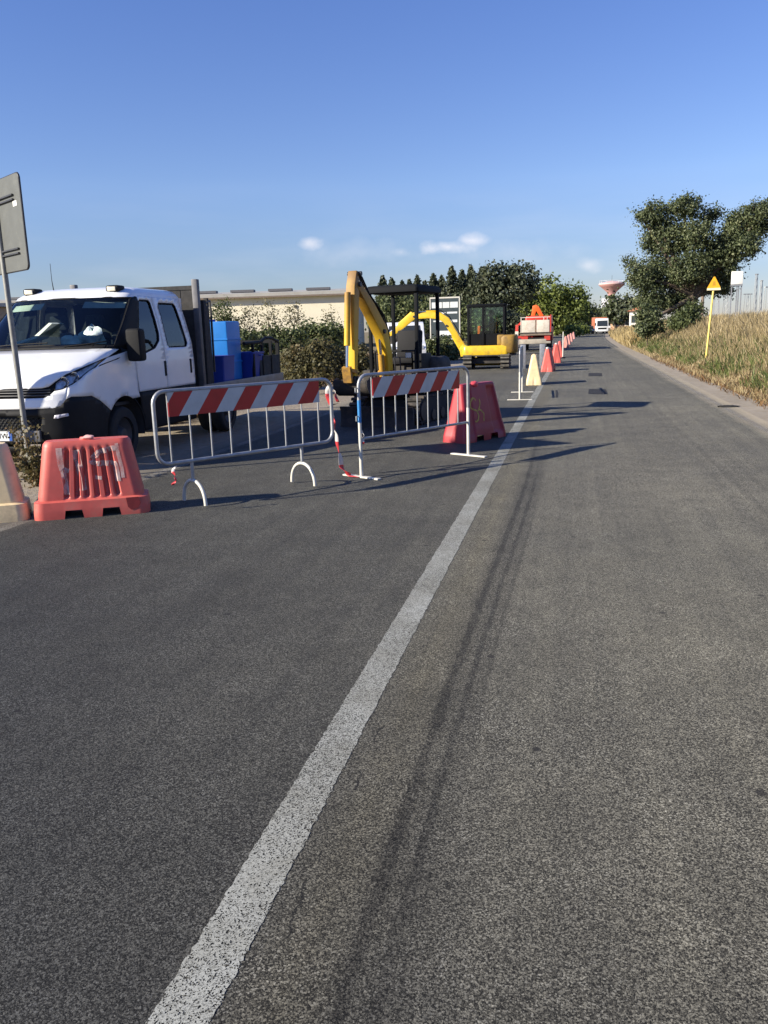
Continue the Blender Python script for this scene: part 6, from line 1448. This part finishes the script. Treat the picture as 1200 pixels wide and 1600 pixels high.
# water tower
wt = thing('water_tower', 'red and white mushroom shaped water tower on the horizon', 'tower', (AT(955, 480, 480).x, 480, -.03))
M_wtr = mat('faded_red_paint', (.42, .22, .20), .7, var=.1, vs=.3); M_wtw = mat('tower_white', (.62, .62, .64), .7, var=.06, vs=.3)
MB().lathe([(2.4, 0), (1.9, 8), (1.6, 14), (1.5, 16.5)], 28).build('shaft', M_wtw, wt); MB().lathe([(1.5, 15.8), (1.8, 17.2), (2.6, 18.8), (5.4, 21.3), (6.6, 22.2), (6.7, 22.6)], 36).build('cone', M_wtr, wt, smooth=50)
MB().lathe([(6.61, 22.6), (6.9, 22.7), (6.9, 23.3), (6.4, 23.5), (3.0, 24.3), (.6, 24.6), (.01, 24.6)], 36).build('tank_rim', mat('pale_pink_paint', (.62, .42, .40), .7, var=.06), wt, smooth=30)
for i in range(12): a = i*math.pi/6; MB().cyl((6.4*math.cos(a), 6.4*math.sin(a), 23.4), (6.4*math.cos(a), 6.4*math.sin(a), 24.6), .08, n=6).build('rail_post', M_wtw, wt)
MB().lathe([(6.4, 24.6), (6.5, 24.68), (6.4, 24.76), (6.32, 24.68), (6.4, 24.6)], 36).build('rail', M_wtw, wt)
MB().cyl((0, 0, 24.5), (0, 0, 27.5), .08, n=6).build('mast', M_steel, wt); MB().box((-5, -4, 0), (5, 4, 15.5)).build('base_building', M_wtw, wt)
# gas marker post
gz = AT(1103, 547, 30); gp0 = (gz.x, 30, bank_z(gz.x, 30)-.15); gt = AT(1117, 432, 30)
gm_ = thing('marker_sign', 'yellow triangular marker sign on a leaning yellow post in the grass', 'sign', gp0)
M_yp = mat('marker_yellow', (.80, .62, .16), .5, var=.08, dirt=(.5, .4, .2), dirt_amt=.25); tp_ = Vector((gt.x-gp0[0], 0, gt.z-gp0[2]))
MB().cyl((0, 0, 0), tp_*.92, .032, n=12).build('post', M_yp, gm_, smooth=60)
M_ytri = mat('marker_orange', (.85, .42, .02), .5, var=.06)
c_ = tp_*.875
hd = MB().prism([(c_.x-.21, c_.z), (c_.x+.21, c_.z), (c_.x+.02, c_.z+.36), (c_.x-.02, c_.z+.36)], -.05, -.036, 1).build('triangle_plate', M_ytri, gm_)
MB().prism([(c_.x-.215, c_.z-.07), (c_.x+.215, c_.z-.07), (c_.x+.205, c_.z), (c_.x-.205, c_.z)], -.052, -.034, 1).build('lower_strip', mat('marker_pale', (.86, .76, .50), .5, var=.05), gm_)
MB().prism([(c_.x-.05, c_.z+.08), (c_.x+.05, c_.z+.08), (c_.x+.03, c_.z+.22), (c_.x-.03, c_.z+.22)], -.0535, -.0505, 1).build('symbol', mat('marker_symbol', (.55, .30, .03), .5), hd)
# white box on legs beyond the grass
YW = 44; wb0 = AT(1149, 480, YW); wbt = AT(1149, 424, YW); zb_ = bank_z(wb0.x, YW)
wb = thing('cabinet_on_legs', 'white board on tall grey legs standing behind the grass on the right', 'sign', (wb0.x, YW, zb_-.1)); hh = wbt.z-zb_+.1
for x in (-.22, .02, .10, .22): MB().box((x-.024, -.024, 0), (x+.024, .024, hh-.55)).build('leg', M_galv, wb)
MB().box((-.255, -.08, hh-.60), (.255, .08, hh)).build('board', mat('board_white', (.78, .77, .72), .5, var=.05), wb, bevel=.02); MB().box((-.26, -.09, hh-.68), (.26, .09, hh-.605)).build('lower_rail', M_galv, wb)
# notice board on the left verge
bq = AT(696, 550, 48); nb_ = thing('notice_board', 'framed notice board with white text bands on the left verge', 'sign', (bq.x, 48, -.03), R(2))
z0_, z1_ = 1.08, 3.30; w2 = .80
MB().box((-w2, -.03, z0_), (w2, .03, z1_)).build('panel', mat('board_dark_green', (.045, .06, .065), .5, var=.15), nb_)
for (lo, hi) in (((-w2-.05, -.05, z0_-.06), (w2+.05, .05, z0_)), ((-w2-.05, -.05, z1_), (w2+.05, .05, z1_+.08)), ((-w2-.06, -.05, z0_), (-w2, .05, z1_)), ((w2, -.05, z0_), (w2+.06, .05, z1_))): MB().box(lo, hi).build('frame_bar', M_wpole, nb_)
for x in (-.55, .55): MB().box((x-.04, .03, 0), (x+.04, .10, z1_)).build('post', M_galv, nb_)
M_prn = mat('printed_white', (.66, .68, .66), .6, var=.12, vs=9)
for (x0, x1, za, zb2) in ((-.74, -.16, 2.78, 3.10), (-.12, .26, 2.78, 3.10), (.30, .74, 2.78, 3.10), (-.5, .04, 2.46, 2.54), (.12, .70, 2.46, 2.56), (-.66, .1, 2.02, 2.10), (.18, .70, 1.98, 2.12), (-.40, .66, 1.26, 1.52)):
    MB().box((x0, -.036, za), (x1, -.0305, zb2)).build('printed_band', M_prn, nb_)
# utility pole behind the oak and the masts of a substation
up = AT(1096, 505, 85); t = thing('utility_pole', 'dark utility pole standing behind the gap in the oak', 'pole', (up.x, 85, bank_z(up.x, 85)-.1)); MB().cyl((0, 0, 0), (0, 0, 6.6), .17, .12, 10).build('pole', M_wood, t); MB().box((-.6, -.05, 6.0), (.6, .05, 6.12)).build('crossarm', M_wood, t)
for i, (px_, top, Y, lab) in enumerate(((1118, 452, 130, 'grey substation gantry nearest the yellow marker sign'), (1133, 458, 138, 'grey substation gantry left of the white board'), (1166, 459, 132, 'grey substation gantry right of the white board'), (1178, 428, 128, 'tall thin substation mast near the right edge'), (1186, 438, 130, 'second thin substation mast near the right edge'), (1196, 448, 126, 'grey substation gantry at the right edge'))):
    b0 = AT(px_, 500, Y); tpz = AT(px_, top, Y).z; z0 = bank_z(b0.x, Y)-.1; hgt = tpz-z0
    t = thing('substation_mast', lab, 'mast', (b0.x, Y, z0), R(10*i), 'substation masts'); k = .42 if 'gantry' in lab else .16
    for sx in (-k, k):
        for sy in (-k, k): MB().cyl((sx, sy, 0), (sx*.6, sy*.6, hgt), .04, n=6).build('upright', M_galv, t)
    nb2 = int(hgt/1.0)
    for j in range(nb2):
        z = j*1.0; f0 = 1-.4*z/hgt; f1 = 1-.4*(z+1)/hgt
        MB().cyl((-k*f0, -k*f0, z), (k*f1, -k*f1, z+1), .025, n=5).build('brace', M_galv, t)
    MB().box((-k*1.6, -.08, hgt-.12), (k*1.6, .08, hgt)).build('top_beam', M_galv, t)
# a dark scrap lying in the gutter
q = G(1138, 636); sc_ = MB().blob((0, 0, .02), (.20, .07, .022), 41, .3).build('rubber_scrap', M_rub, None); sc_.location = (q.x, q.y, -.004); sc_.rotation_euler = (0, 0, R(12)); tag(sc_, 'dark torn rubber scrap lying in the right hand gutter', 'scrap')
